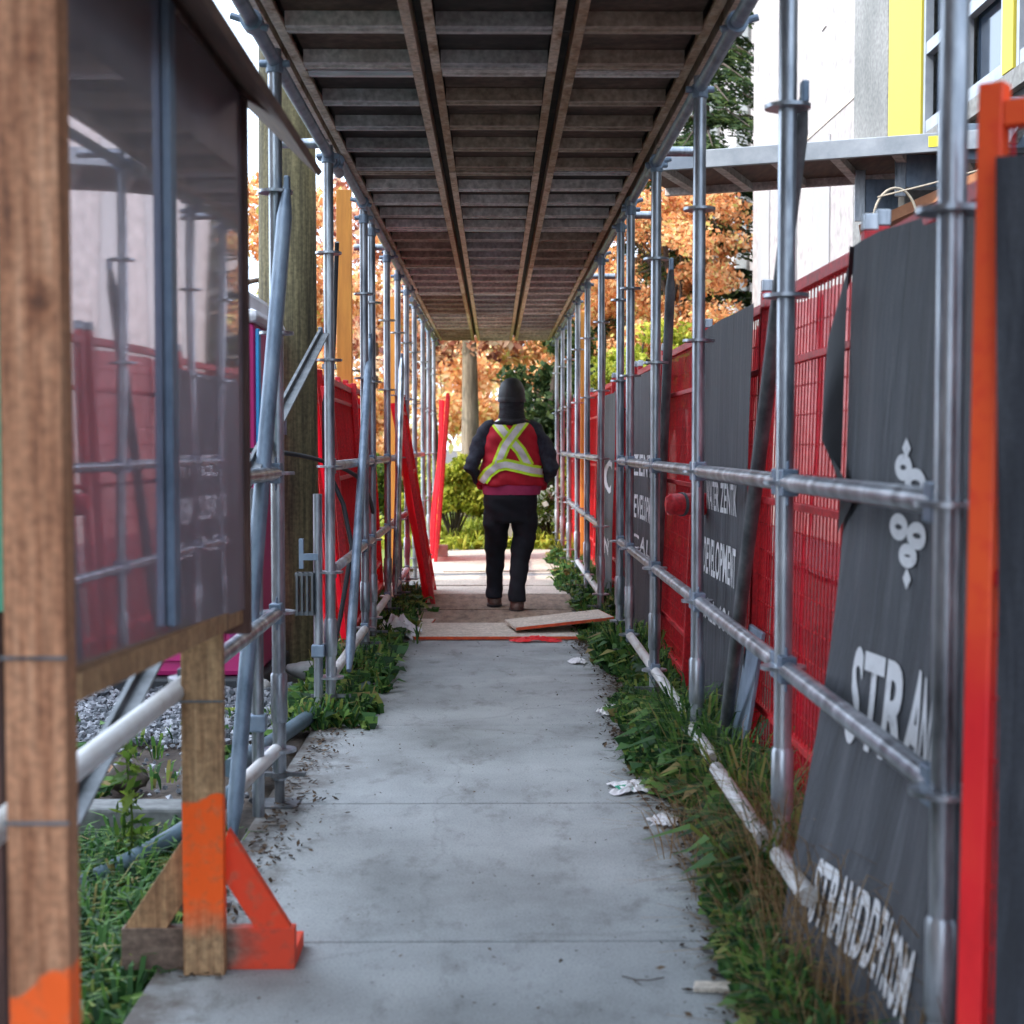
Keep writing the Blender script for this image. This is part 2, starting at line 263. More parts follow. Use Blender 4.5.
M['lawn'] = noisy('lawn_green', [(.3, (.06, .10, .018)), (.5, (.14, .20, .03)), (.75, (.24, .27, .05))], 3, rough=(.85, .95), bump=.6, bdist=.03, fine=60)
M['path'] = noisy('pale_path', [(.3, (.5, .44, .38)), (.7, (.66, .6, .53))], 3, rough=(.85, .95), bump=.3, bdist=.01, fine=40)

# ------------------------------------------------------------------ mesh builder
WL = {}
class MB:
    def __init__(s): s.v = []; s.f = []
    def quad(s, a, b, c, d):
        n = len(s.v); s.v += [tuple(a), tuple(b), tuple(c), tuple(d)]; s.f.append((n, n + 1, n + 2, n + 3))
    def box(s, x0, x1, y0, y1, z0, z1): return s.obox(V((x0, y0, z0)), V((x1 - x0, 0, 0)), V((0, y1 - y0, 0)), V((0, 0, z1 - z0)))
    def obox(s, o, a, b, c):
        n = len(s.v)
        for k in range(8):
            s.v.append(tuple(o + (a if k & 1 else V((0, 0, 0))) + (b if k & 2 else V((0, 0, 0))) + (c if k & 4 else V((0, 0, 0)))))
        fl = [(0, 2, 3, 1), (4, 5, 7, 6), (0, 1, 5, 4), (2, 6, 7, 3), (0, 4, 6, 2), (1, 3, 7, 5)]
        if a.cross(b).dot(c) < 0: fl = [f[::-1] for f in fl]
        s.f += [tuple(n + i for i in f) for f in fl]
        return s
    def bar(s, p0, p1, w, h, up=V((0, 0, 1))):
        p0, p1 = V(p0), V(p1); d = (p1 - p0); t = d.normalized()
        side = t.cross(up)
        if side.length < 1e-4: side = t.cross(V((1, 0, 0)))
        side.normalize(); u = side.cross(t)
        return s.obox(p0 - side * w / 2 - u * h / 2, side * w, d, u * h)
    def loft(s, rings, cap=True, closed=True):
        n0 = len(s.v); k = len(rings[0])
        for r in rings: s.v += [tuple(p) for p in r]
        for i in range(len(rings) - 1):
            for j in range(k if closed else k - 1):
                a = n0 + i * k + j; b = n0 + i * k + (j + 1) % k
                s.f.append((a, b, b + k, a + k))
        if cap:
            s.f.append(tuple(n0 + j for j in range(k))[::-1]); s.f.append(tuple(n0 + (len(rings) - 1) * k + j for j in range(k)))
        return s
    def path(s, pts, rad, n=12):
        pts = [V(p) for p in pts]
        if not hasattr(rad, '__len__'): rad = [rad] * len(pts)
        rings = []; prev = None
        for i, p in enumerate(pts):
            t = (pts[min(i + 1, len(pts) - 1)] - pts[max(i - 1, 0)]).normalized()
            if prev is None:
                a = t.cross(V((0, 1, 0))) if abs(t.y) < .9 else t.cross(V((0, 0, 1)))
            else: a = prev - t * prev.dot(t)
            a.normalize(); prev = a; b = t.cross(a)
            rings.append([p + (a * math.cos(q) + b * math.sin(q)) * rad[i] for q in [2 * math.pi * j / n for j in range(n)]])
        return s.loft(rings)
    def tube(s, p0, p1, r, n=16): return s.path([p0, p1], r, n)
    def build(s, name, mat, parent=None, smooth=False, bevel=0):
        me = bpy.data.meshes.new(name)
        off = WL[parent] if parent is not None else V((0, 0, 0))
        me.from_pydata([(a - off.x, b - off.y, c - off.z) for a, b, c in s.v] if parent is not None else s.v, [], s.f)
        if smooth: me.polygons.foreach_set('use_smooth', [True] * len(me.polygons))
        o = bpy.data.objects.new(name, me); COL.objects.link(o)
        me.materials.append(mat)
        if parent is not None:
            o.parent = parent
            WL[o] = off.copy()
        else: WL[o] = V((0, 0, 0))
        if smooth:
            me.set_sharp_from_angle(angle=R(40))
        if bevel:
            bv = o.modifiers.new('bevel', 'BEVEL'); bv.width = bevel; bv.segments = 2; bv.limit_method = 'ANGLE'; bv.angle_limit = R(35)
        return o

def np_mesh(name, verts, faces_n, mat, parent=None, k=4):
    """fast mesh of separate k-gons: verts (N*k,3)"""
    off = WL[parent] if parent is not None else V((0, 0, 0))
    verts = np.asarray(verts, dtype=np.float32) - np.array(off, dtype=np.float32)
    me = bpy.data.meshes.new(name)
    nv = len(verts); nf = nv // k
    me.vertices.add(nv); me.vertices.foreach_set('co', verts.ravel())
    me.loops.add(nv); me.loops.foreach_set('vertex_index', np.arange(nv, dtype=np.int32))
    me.polygons.add(nf); me.polygons.foreach_set('loop_start', np.arange(0, nv, k, dtype=np.int32))
    me.update(calc_edges=True); me.validate()
    me.materials.append(mat)
    o = bpy.data.objects.new(name, me); COL.objects.link(o)
    if parent is not None: o.parent = parent; WL[o] = off.copy()
    return o

def thing(name, label, cat, loc, group=None):
    o = bpy.data.objects.new(name, None); COL.objects.link(o); o.location = loc
    o.empty_display_size = .1
    o['label'] = label; o['category'] = cat
    if group: o['group'] = group
    WL[o] = V(loc)
    return o
def tag(o, label, cat, group=None, kind=None):
    if label: o['label'] = label
    if cat: o['category'] = cat
    if group: o['group'] = group
    if kind: o['kind'] = kind
    return o
def dup(root, loc, label, rz=None):
    r = root.copy(); COL.objects.link(r); r.location = loc; r['label'] = label
    if rz is not None: r.rotation_euler = (0, 0, rz)
    for ch in list(root.children):
        c = ch.copy(); COL.objects.link(c); c.parent = r
        for g in ch.children:
            d = g.copy(); COL.objects.link(d); d.parent = c
    return r
ORD = ['nearest', 'second', 'third', 'fourth', 'fifth', 'sixth', 'seventh', 'eighth', 'ninth', 'tenth', 'eleventh', 'twelfth', 'thirteenth', 'fourteenth']

# ------------------------------------------------------------------ ground
def ground():
    xs = sorted(set([-300, -100, -40, -15, -8] + list(np.arange(-5, 5.01, .125)) + [8, 15, 40, 100, 300]))
    ys = sorted(set([-60, -20, -5] + list(np.arange(0, 20.01, .125)) + [22, 25, 30, 40, 70, 150, 400]))
    mb = MB(); nx = len(xs)
    for y in ys:
        for x in xs:
            if x < -.86 and y < 5.15: z = -.14
            else: z = -.035
            if -5 <= x <= 5 and 0 <= y <= 20: z += .018 * math.sin(x * 7.1 + y * 2.3) * math.sin(y * 5.7 - x * 3.3) - .018
            mb.v.append((x, y, z))
    for j in range(len(ys) - 1):
        for i in range(nx - 1):
            a = j * nx + i; mb.f.append((a, a + 1, a + 1 + nx, a + nx))
    o = mb.build('ground', M['soil'], smooth=True); o['kind'] = 'structure'
    # far lawn and pale cross path just above it
    mb = MB(); mb.box(-60, -.72, 15.9, 90, -.03, .012); mb.box(1.4, 60, 19.5, 90, -.03, .012); mb.box(-.72, 1.4, 18.6, 90, -.03, .012)
    o = mb.build('lawn', M['lawn']); o['kind'] = 'structure'
    mb = MB(); mb.box(-.72, 1.35, 15.16, 18.6, -.03, .004)
    o = mb.build('path', M['path']); o['kind'] = 'structure'
ground()

# sidewalk slabs with tooled joints
mb = MB()
joint = 3.88
y = joint - 1.52 * 3
while y < 15.1:
    mb.box(-.84, .72, y + .004, y + 1.516, -.12, random.uniform(-.001, .001)); y += 1.52
o = mb.build('sidewalk', M['walk'], bevel=.006); o['kind'] = 'structure'
mb = MB(); mb.box(-.835, .715, -1.0, 15.1, -.13, -.012)
o = mb.build('sidewalk_joint_bed', M['soil']); o['kind'] = 'structure'
# kerb across the soil on the left
mb = MB(); mb.box(-6, -1.02, 5.14, 5.30, -.16, .045)
o = mb.build('kerb', M['concrete'], bevel=.012); o['kind'] = 'structure'

# ------------------------------------------------------------------ scaffold
PX = .78
POST_H = 2.70
GP = 'scaffold posts along the covered walkway'
def make_post(label, loc):
    t = thing('scaffold_post', label, 'scaffold post', loc, GP)
    x, y, z = loc
    MB().tube((x, y, .09), (x, y, POST_H), .0245, 20).build('tube', M['galv'], t, True)
    for k in range(5):
        zz = .2 + .5 * k
        m = MB(); m.path([(x, y, zz - .006), (x, y, zz + .004)], .062, 16)
        m.build('rosette', M['galv'], t, True)
    m = MB(); m.path([(x, y, .30), (x, y, .31), (x, y, .47), (x, y, .48)], [.026, .0305, .0305, .026], 18); m.build('sleeve', M['galv'], t, True)
    m = MB(); m.tube((x, y, .005), (x, y, .16), .018, 12)
    m.build('jack_screw', M['galv_dark'], t, True)
    m = MB(); m.tube((x, y, .100), (x, y, .118), .034, 12); m.bar((x - .095, y, .110), (x + .095, y, .110), .022, .014); m.build('jack_nut', M['galv_dark'], t)
    m = MB(); m.box(x - .07, x + .07, y - .07, y + .07, 0, .007); m.build('base_plate', M['galv_dark'], t)
    m = MB(); m.path([(x, y, POST_H - .085), (x, y, POST_H - .03)], .031, 14); m.tube((x - .055, y, POST_H - .05), (x + .055, y, POST_H - .05), .014, 8)
    m.build('coupler', M['galv_dull'], t, bevel=.006)
    return t
RY = [2.57, 4.03, 5.76, 7.30, 8.67, 9.36, 11.04, 12.7, 14.2, 15.8, 17.3, 18.9]
LY = [3.85, 5.39, 7.09, 9.0, 9.55, 10.9, 12.1, 13.3, 14.6, 16.3, 17.7, 19.2]
proto = None
for side, ys, nm in ((1, RY, 'right'), (-1, LY, 'left')):
    for i, yy in enumerate(ys):
        lab = f'galvanised steel scaffold post with ring flanges, {ORD[i]} from the camera on the {nm} side'
        if proto is None: proto = make_post(lab, (side * PX, yy, 0))
        else: dup(proto, (side * PX, yy, 0), lab)

GR = 'horizontal scaffold rails between the posts'
def rail(y0, y1, z, side, label, mat='galv', x=None, clamp=True):
    X = side * PX if x is None else x
    t = thing('scaffold_rail', label, 'scaffold rail', (X, y0, z), GR)
    MB().tube((X, y0 + .05, z), (X, y1 - .05, z), .0242, 18).build('tube', M[mat], t, True)
    for yy, s in ((y0, 1), (y1, -1)):
        if not clamp: break
        m = MB(); m.obox(V((X - .022, yy + s * .022, z - .036)), V((.044, 0, 0)), V((0, s * .06, 0)), V((0, 0, .072)))
        m.obox(V((X - .004, yy + s * .035, z - .062)), V((.008, 0, 0)), V((0, s * .014, 0)), V((0, 0, .12)))
        m.build('wedge_head', M['galv_dull'], t, bevel=.004)
    return t
lev = {1.2: 'eye-level', .7: 'waist-level', .2: 'ankle-level'}
def bays(ys, spans, z, side, nm, mat='galv', first=0):
    for i, (a, b) in enumerate(spans):
        rail(ys[a], ys[b], z, side, f'{lev[z]} scaffold rail of the {nm} row, {ORD[i+first]} bay from the camera', mat)
bays(RY, [(0, 1), (1, 2), (2, 3), (3, 4), (4, 5), (6, 7), (7, 8), (8, 9), (9, 10)], 1.2, 1, 'right')
bays(RY, [(0, 1), (1, 2), (2, 3), (3, 4), (4, 5), (6, 7), (7, 8), (8, 9)], .7, 1, 'right')
bays(RY, [(2, 3), (3, 4), (6, 7), (7, 8)], .2, 1, 'right', 'galv_white', 2)
bays(LY, [(0, 1), (2, 3), (3, 4), (4, 5), (5, 6), (6, 7), (7, 8), (8, 9)], 1.2, -1, 'left')
bays(LY, [(0, 1), (2, 3), (3, 4), (4, 5), (5, 6), (6, 7), (7, 8)], .7, -1, 'left')
bays(LY, [(2, 3), (4, 5), (5, 6), (6, 7)], .2, -1, 'left', 'galv_white', 1)
rail(1.5, 3.85, .7, -1, 'pale weathered tube running past the wooden sign post toward the camera', 'galv_white')
t = thing('scaffold_rail', 'short rusty white tube stub low beside the leaning blue-grey tube', 'scaffold rail', (-.80, 5.1, .17), GR)
MB().tube((-.79, 5.37, .20), (-.852, 4.93, .165), .0242, 18).build('tube', M['galv_white'], t, True)
rail(4.00, 4.98, .225, 1, 'chipped white tube lying in the weeds, its ends broken off', 'galv_white', x=.735, clamp=False)
rail(3.42, 3.88, .24, 1, 'pale tube stub in the weeds running under the STRAND tarp', 'galv_white', x=.735, clamp=False)
rail(5.08, 5.76, .215, 1, 'low white tube above the weeds before the third right post', 'galv_white', x=.755, clamp=False)
# top runners, two tubes per side
GT = 'long tubes carrying the roof deck'
for side, nm in ((1, 'right'), (-1, 'left')):
    for a, b, w in ((1.2, 7.6, 'front'), (7.5, 14.2, 'middle'), (14.1, 20.4, 'rear')):
        X = side * PX + (.012 if w == 'middle' else 0)
        t = thing('roof_runner_tube', f'{w} length of the long steel tube under the {nm} edge of the roof deck', 'scaffold tube', (X, a, 2.66), GT)
        MB().tube((X, a, 2.66 + (.05 if w == 'middle' else 0)), (X, b, 2.66 + (.05 if w == 'middle' else 0)), .0242, 16).build('tube', M['galv_dull'], t, True)
        for yy in np.arange(a + 1.3, b, 2.4):
            m = MB(); zc = 2.66 + (.05 if w == 'middle' else 0)
            m.tube((X, yy - .03, zc), (X, yy + .03, zc), .036, 14); m.tube((X + side * -.05, yy, zc - .02), (X + side * .07, yy, zc + .02), .012, 8)
            m.build('clamp', M['galv_dull'], t, True)
# transom tubes across under the deck ends (short stubs outside)
GS = 'short tube stubs clamped outside the roof edge'
for i, (yy, s) in enumerate(((7.38, 1), (9.4, 1), (12.8, 1), (7.2, -1), (10.95, -1))):
    m = MB(); m.tube((s * .79, yy, 2.73), (s * 1.02, yy, 2.73), .024, 14)
    o = m.build('tube_stub', M['galv'], None, True); tag(o, f'short horizontal tube stub sticking out at the {"right" if s > 0 else "left"} roof edge, {ORD[i if s > 0 else i-3]} on that side', 'tube', GS)

# braces
GB = 'sloping scaffold braces'
def brace(p0, p1, label, mat='galv_dull', r=.024, flat=False, ends=True):
    t = thing('scaffold_brace', label, 'scaffold brace', p1, GB)
    p0, p1 = V(p0), V(p1); m = MB()
    if flat:
        m.bar(p0, p1, .05, .012, up=V((1, 0, 0))); m.bar(p0 + V((.02, 0, 0)), p1 + V((.02, 0, 0)), .008, .04, up=V((1, 0, 0)))
        m.build('bar', M[mat], t)
    else:
        d = (p1 - p0).normalized()
        m.path([p0, p0 + d * .06, p0 + d * .12, p1 - d * .12, p1 - d * .06, p1], [r * .45, r * .7, r, r, r * .7, r * .5], 16)
        m.build('tube', M[mat], t, True)
    if ends:
        m = MB(); m.box(p0.x - .010, p0.x + .010, p0.y - .018, p0.y + .022, p0.z - .03, p0.z + .03); m.build('end_clamp', M['galv_dull'], t, bevel=.005)
    return t
brace((-.735, 5.36, 2.22), (-.86, 4.86, .0), 'thick blue-grey tube leaning from the second left post down to the sidewalk edge', r=.027)
brace((-.815, 7.05, 1.82), (-.85, 2.7, .50), 'flat dark steel bar sloping down behind the notice board', 'galv_dark', flat=True)
brace((-.76, 9.2, 1.95), (-.70, 7.15, .22), 'blue tube sloping down behind the third left post', 'galv_dull')
brace((-.74, 12.0, 2.0), (-.72, 10.75, .22), 'pale tube sloping beside the leaning red fence panel', 'galv')
brace((.835, 4.08, 2.25), (.875, 5.72, .12), 'dark steel tube sloping behind the second right post to the weeds', 'galv_dark')
brace((.86, 7.35, 2.18), (.90, 8.35, .25), 'brown weathered tube sloping behind the fourth right post', 'galv_dark')
brace((.80, 11.1, 2.2), (.79, 11.5, .3), 'dark narrow tube hanging beside the seventh right post', 'galv_dark')
for x, y, z0, z1, lab in ((-.835, 7.06, .02, 1.07, 'short galvanised tube strapped beside the third left post'),
                          (-.83, 5.22, .0, 1.15, 'thin pale standing tube behind the leaning blue-grey tube')):
    t = thing('standing_tube', lab, 'scaffold tube', (x, y, z0))
    MB().tube((x, y, z0), (x, y, z1), .0215, 14).build('tube', M['galv'], t, True)
    m = MB(); m.box(x - .03, x + .03, y - .03, y + .03, .30, .36); m.build('clamp', M['galv_dull'], t, bevel=.006)
t = thing('ladder_bracket', 'dark grey steel bracket box clamped outside the third left post', 'bracket', (-.88, 7.05, .5))
m = MB()
for k in range(4): m.box(-.935 + k * .024, -.925 + k * .024, 7.02, 7.10, .50, .70)
m.box(-.94, -.85, 7.03, 7.09, .50, .515); m.box(-.94, -.85, 7.03, 7.09, .685, .70); m.build('cage', M['galv_dark'], t)
m = MB(); m.box(-.92, -.90, 7.03, 7.06, .72, .86); m.box(-.90, -.83, 7.03, 7.06, .76, .79); m.build('hook', M['galv_dull'], t)

# ------------------------------------------------------------------ roof deck planks
GD = 'aluminium deck planks of the walkway roof'
def make_plank(label, x0, y0, L, ribm='alu', endm='alu_bright2', plym='ply_dark', railm='alu_rust'):
    W = .475; z = 2.735
    t = thing('deck_plank', label, 'deck plank', (x0, y0, z), GD)
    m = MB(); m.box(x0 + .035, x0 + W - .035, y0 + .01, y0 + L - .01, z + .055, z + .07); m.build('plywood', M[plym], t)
    for s in (0, 1):
        m = MB(); xa = x0 + (W - .034) * s
        m.box(xa, xa + .034, y0 + .003, y0 + L - .003, z, z + .012); m.box(xa + (.026 if s else 0), xa + (.034 if s else .008), y0 + .003, y0 + L - .003, z + .012, z + .08)
        m.build('side_rail', M[railm], t)
    n = 5
    for k in range(n):
        yy = y0 + .012 + (L - .125) * k / (n - 1)
        m = MB(); m.box(x0 + .036, x0 + W - .036, yy, yy + .10, z + .004, z + .016); m.box(x0 + .036, x0 + W - .036, yy + .04, yy + .055, z - .004, z + .004)
        m.box(x0 + .036, x0 + W - .036, yy, yy + .006, z + .016, z + .054); m.box(x0 + .036, x0 + W - .036, yy + .094, yy + .10, z + .016, z + .054)
        m.build('rib', M[endm] if k == 0 else M[ribm], t)
    return t
PLY0 = -.55; PL = 2.13
pr = {}
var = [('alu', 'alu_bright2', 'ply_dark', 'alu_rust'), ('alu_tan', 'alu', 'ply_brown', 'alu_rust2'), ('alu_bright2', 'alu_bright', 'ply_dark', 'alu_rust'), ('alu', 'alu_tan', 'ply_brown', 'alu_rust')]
rv = random.Random(12)
cols = ['left', 'middle', 'right']
for c in range(3):
    x0 = -.757 + .517 * c
    for k in range(10):
        y0 = PLY0 + PL * k
        lab = f'deck plank in the {cols[c]} column of the roof, {ORD[k]} row from the camera'
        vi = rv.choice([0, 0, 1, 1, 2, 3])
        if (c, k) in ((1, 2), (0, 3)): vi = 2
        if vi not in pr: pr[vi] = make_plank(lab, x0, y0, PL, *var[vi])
        else:
            d = dup(pr[vi], (x0, y0, 2.735 + random.uniform(-.004, .004)), lab)
# replace one rib material with bright metal on a few planks
for (c, k, r_) in ((1, 2, 4), (0, 3, 4), (1, 4, 1), (2, 3, 0)):
    pass
for k in range(7):
    m = MB(); m.box(-.82, .82, -.5 + 3.05 * k + .004, -.5 + 3.05 * (k + 1) - .004, 2.822 + .002 * (k % 2), 2.840 + .002 * (k % 2))
    o = m.build('roof_sheet', M['ply_dark']); tag(o, f'dark plywood sheet over the roof deck planks, {ORD[k]} from the camera', 'roof sheet', 'plywood sheets over the deck')
# kick boards: thin angle along the roof edges
for s, nm in ((1, 'right'), (-1, 'left')):
    m = MB()
    m.box(s * .80 - .018 * (s > 0) , s * .80 + .018 * (s < 0), -.5, 20.7, 2.745, 2.90)
    o = m.build('toe_board', M['alu_rust']); tag(o, f'metal edge board along the {nm} side of the roof deck', 'edge board')

# ------------------------------------------------------------------ fence panels
GF = 'red site fence panels in a row on the right'
def fence_panel(name, label, o_, U, W, n, L=1.8, H=1.86, net='net', wires=True, group=GF, post='red', rails=(1.58, 1.08, .30), caps=True):
    """o_: base corner, U: unit along, W: unit up, n: unit normal"""
    o_, U, W, n = V(o_), V(U).normalized(), V(W).normalized(), V(n).normalized()
    t = thing(name, label, 'fence panel', o_, group)
    for a in (0, L - .04):
        m = MB(); m.obox(o_ + U * a - n * .02, U * .04, n * .04, W * (H + .03)); m.build('upright', M[post], t, bevel=.004)
        if caps:
            m = MB(); m.obox(o_ + U * (a + .0) - n * .02 + W * (H + .03), U * .04, n * .04, W * .045); m.build('cap', M['galv'], t, bevel=.004)
    for z in (H - .04, .10) + tuple(rails):
        m = MB(); wd = .04 if z in (H - .04, .10) else .025
        m.obox(o_ + U * .04 - n * wd / 2 + W * z, U * (L - .08), n * wd, W * wd); m.build('rail', M[post if z == H - .04 else 'red'], t, bevel=.003)
    if wires:
        m = MB(); q = .0045
        for i in range(1, int(L / .05)):
            m.obox(o_ + U * (i * .05) - n * .004 + W * .12, U * q, n * q, W * (H - .15))
        for j in range(1, int((H - .1) / .1)):
            m.obox(o_ + U * .04 + n * .001 + W * (.1 + j * .1), U * (L - .08), n * q, W * q)
        m.build('wire_mesh', M['red'], t)
    if net:
        m = MB(); nx, nz = 40, 20; rnd = random.Random(label)
        ph = [rnd.uniform(0, 6) for _ in range(4)]
        for j in range(nz + 1):
            for i in range(nx + 1):
                u, w = i / nx, j / nz
                d = .018 * math.sin(u * 21 + ph[0] + w * 2) + .012 * math.sin(u * 47 + ph[1] - w * 3) + .01 * math.sin(w * 9 + ph[2])
                p = o_ + U * (.045 + u * (L - .09)) + W * (.03 + w * (H - .08)) + n * (.055 + d)
                m.v.append(tuple(p))
        for j in range(nz):
            for i in range(nx):
                a = j * (nx + 1) + i; m.f.append((a, a + 1, a + nx + 2, a + nx + 1))
        m.build('netting', M[net], t, True)
    return t
FY = [4.05, 5.86, 7.67, 9.5, 11.35, 13.2, 15.0, 16.9, 18.8]
rn = random.Random(3)
for i, yy in enumerate(FY):
    dx = rn.uniform(-.03, .03); Wt = V((rn.uniform(.0, .05), rn.uniform(-.01, .02), 1))
    fence_panel('fence_panel', f'red netted fence panel, {ORD[i+1]} from the camera in the right row', (1.01 + dx, yy, 0), (0, 1, 0), Wt, (1, 0, 0), L=1.76,
                H=1.86, net='net' if i < 5 else 'net_solid')
fence_panel('fence_panel', 'red fence panel carrying the big STRAND tarp, nearest in the right row', (1.0, 2.46, 0), (.0, 1, 0), (0, 0, 1), (1, 0, 0), L=1.58, H=1.84, net='net')
# near panel angled away to the right, upper post coloured orange for sunlight
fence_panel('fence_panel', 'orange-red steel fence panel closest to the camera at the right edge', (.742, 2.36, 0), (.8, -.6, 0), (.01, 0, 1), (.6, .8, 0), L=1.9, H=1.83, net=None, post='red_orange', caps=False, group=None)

# leaning stack on the left
GL = 'spare red fence panels leaning on the left'
words = ['in front of the stack', 'second in the stack', 'third in the stack', 'at the back of the stack']
for i in range(4):
    fence_panel('leaning_fence_panel', f'spare red fence panel leaning by the utility pole, {words[i]}', (-.90 - .05 * i, 9.3 + .14 * i, 0), (-.02 - .015 * i, 1, 0), (-.075 - .012 * i, .0, 1), (-1, 0, .08), L=1.7, H=1.72 + .03 * i, net='net_solid', group=GL, wires=(i == 0), caps=False)
for i in range(3):
    fence_panel('leaning_fence_panel', f'spare red fence panel leaning farther along the left row, {["front","middle","rear"][i]} of three', (-.92 - .05 * i, 10.9 + .3 * i, 0), (-.02, 1, 0), (-.06 - .02 * i, .0, 1), (-1, 0, .08), L=1.8, H=1.72 + .04 * i, net='net_solid', group=GL, wires=False, caps=False)
fence_panel('leaning_fence_panel', 'red fence panel tipped toward the path so it slants into the walkway', (-.50, 12.1, 0), (-.03, 1, 0), (-.165, .0, 1), (-1, 0, -.16), L=1.2, H=1.72, net='net_solid', group=GL, wires=True, caps=False)
fence_panel('leaning_fence_panel', 'bright red panel standing edge-on past the left end of the walkway', (-.66, 16.6, 0), (-.02, 1, 0), (.075, .0, 1), (-1, 0, .08), L=.9, H=1.85, net='net_solid', group=GL, wires=True, caps=False)

# ------------------------------------------------------------------ tarps
def tarp_surface(A, B, C, D, folds, bow=0.0, seed=0, nv=V((1, 0, 0))):
    """A,B top far/near; C,D bottom far/near. returns f(u,v) u:0 far->1 near, v:0 bottom->1 top"""
    A, B, C, D = V(A), V(B), V(C), V(D); rnd = random.Random(seed); ph = [rnd.uniform(0, 6) for _ in range(6)]
    def f(u, v):
        p = (C * (1 - u) + D * u) * (1 - v) + (A * (1 - u) + B * u) * v
        d = folds * (.60 * math.sin(u * 8 + ph[0] + (1 - v) * 1.2) + .13 * math.sin(u * 21 + ph[1] + v * 2) + .05 * math.sin(u * 41 + ph[2] - v * 3) + .4 * math.sin(v * 5 + u * 3 + ph[3]))
        d *= .35 + .65 * math.sin(math.pi * min(1, max(0, .15 + .85 * (1 - v))))
        return p + nv * (d + bow * math.sin(math.pi * v))
    return f
def sheet(f, nu=70, nv=50, edge=None):
    m = MB()
    for j in range(nv + 1):
        for i in range(nu + 1): m.v.append(tuple(f(i / nu, j / nv)))
    for j in range(nv):
        for i in range(nu):
            a = j * (nu + 1) + i; m.f.append((a, a + 1, a + nu + 2, a + nu + 1))
    return m
def flat_text(body, bold=.0, cond=1.0):
    cu = bpy.data.curves.new('txt', 'FONT'); cu.body = body; cu.size = 1; cu.offset = bold; cu.resolution_u = 4
    cu.space_character = 1.0 + bold * 2.5
    o = bpy.data.objects.new('txt', cu); COL.objects.link(o)
    bpy.context.view_layer.update()
    me = bpy.data.meshes.new_from_object(o.evaluated_get(bpy.context.evaluated_depsgraph_get()))
    bpy.data.objects.remove(o)
    bm = bmesh.new(); bm.from_mesh(me); bpy.data.meshes.remove(me)
    xs = [v.co.x for v in bm.verts]; ys = [v.co.y for v in bm.verts]
    x0, x1, y0, y1 = min(xs), max(xs), min(ys), max(ys)
    for v in bm.verts: v.co.x = (v.co.x - x0) / (x1 - x0); v.co.y = (v.co.y - y0) / (y1 - y0)
    return bm
def cut(bm, nx, ny):
    for k in range(1, nx): bmesh.ops.bisect_plane(bm, geom=bm.verts[:] + bm.edges[:] + bm.faces[:], plane_co=(k / nx, 0, 0), plane_no=(1, 0, 0))
    for k in range(1, ny): bmesh.ops.bisect_plane(bm, geom=bm.verts[:] + bm.edges[:] + bm.faces[:], plane_co=(0, k / ny, 0), plane_no=(0, 1, 0))
def print_on(bm, f, u0, u1, v0, v1, parent, name='printed_lettering', off=-.004, nx=24, ny=6, nrm=V((1, 0, 0))):
    cut(bm, nx, ny)
    W0 = WL[parent]
    for v in bm.verts:
        p = f(u0 + (u1 - u0) * v.co.x, v0 + (v1 - v0) * v.co.y) + nrm * off
        v.co = p - W0
    me = bpy.data.meshes.new(name); bm.to_mesh(me); bm.free(); me.materials.append(M['print'])
    o = bpy.data.objects.new(name, me); COL.objects.link(o); o.parent = parent; WL[o] = W0.copy()
    return o
def logo():
    """vertical chain of linked loops and a cross stroke"""
    bm = bmesh.new()
    def ring(cx, cy, rx, ry, w, n=28):
        vs = []
        for k in range(n):
            a = 2 * math.pi * k / n
            vs.append((bm.verts.new((cx + rx * math.cos(a), cy + ry * math.sin(a), 0)), bm.verts.new((cx + (rx - w) * math.cos(a), cy + (ry - w * .55) * math.sin(a), 0))))
        for k in range(n):
            a, b = vs[k], vs[(k + 1) % n]; bm.faces.new((a[0], b[0], b[1], a[1]))
    def diamond(cx, cy, rx, ry):
        bm.faces.new([bm.verts.new(p) for p in ((cx, cy - ry, 0), (cx + rx, cy, 0), (cx, cy + ry, 0), (cx - rx, cy, 0))])
    diamond(.45, .93, .10, .07); ring(.38, .80, .20, .09, .13); ring(.66, .70, .24, .10, .14)
    diamond(.5, .55, .34, .035); ring(.28, .40, .22, .09, .13); ring(.70, .36, .22, .09, .13)
    ring(.5, .22, .20, .08, .13); diamond(.5, .07, .09, .07)
    return bm
t = thing('tarp_banner', 'big black STRAND tarp draped over the nearest fence panel, billowing onto the weeds', 'tarp', (.9, 3.2, 0))
fT = tarp_surface((.985, 4.05, 1.835), (.965, 2.50, 1.80), (.70, 3.62, .015), (.80, 2.50, .015), .048, .05, 5)
sheet(fT).build('cloth', M['tarp'], t, True)
m = MB()
for i in range(40):   # turned-over top hem
    pass
def uY(y, z): return (3.95 - y) / 1.6
bm = flat_text('STRAND', .03); print_on(bm, fT, .13, .70, .315, .44, t)
bm = flat_text('STRANDDEV.COM', .035); print_on(bm, fT, .12, .68, .085, .165, t)
print_on(logo(), fT, .27, .43, .53, .72, t, 'printed_logo')
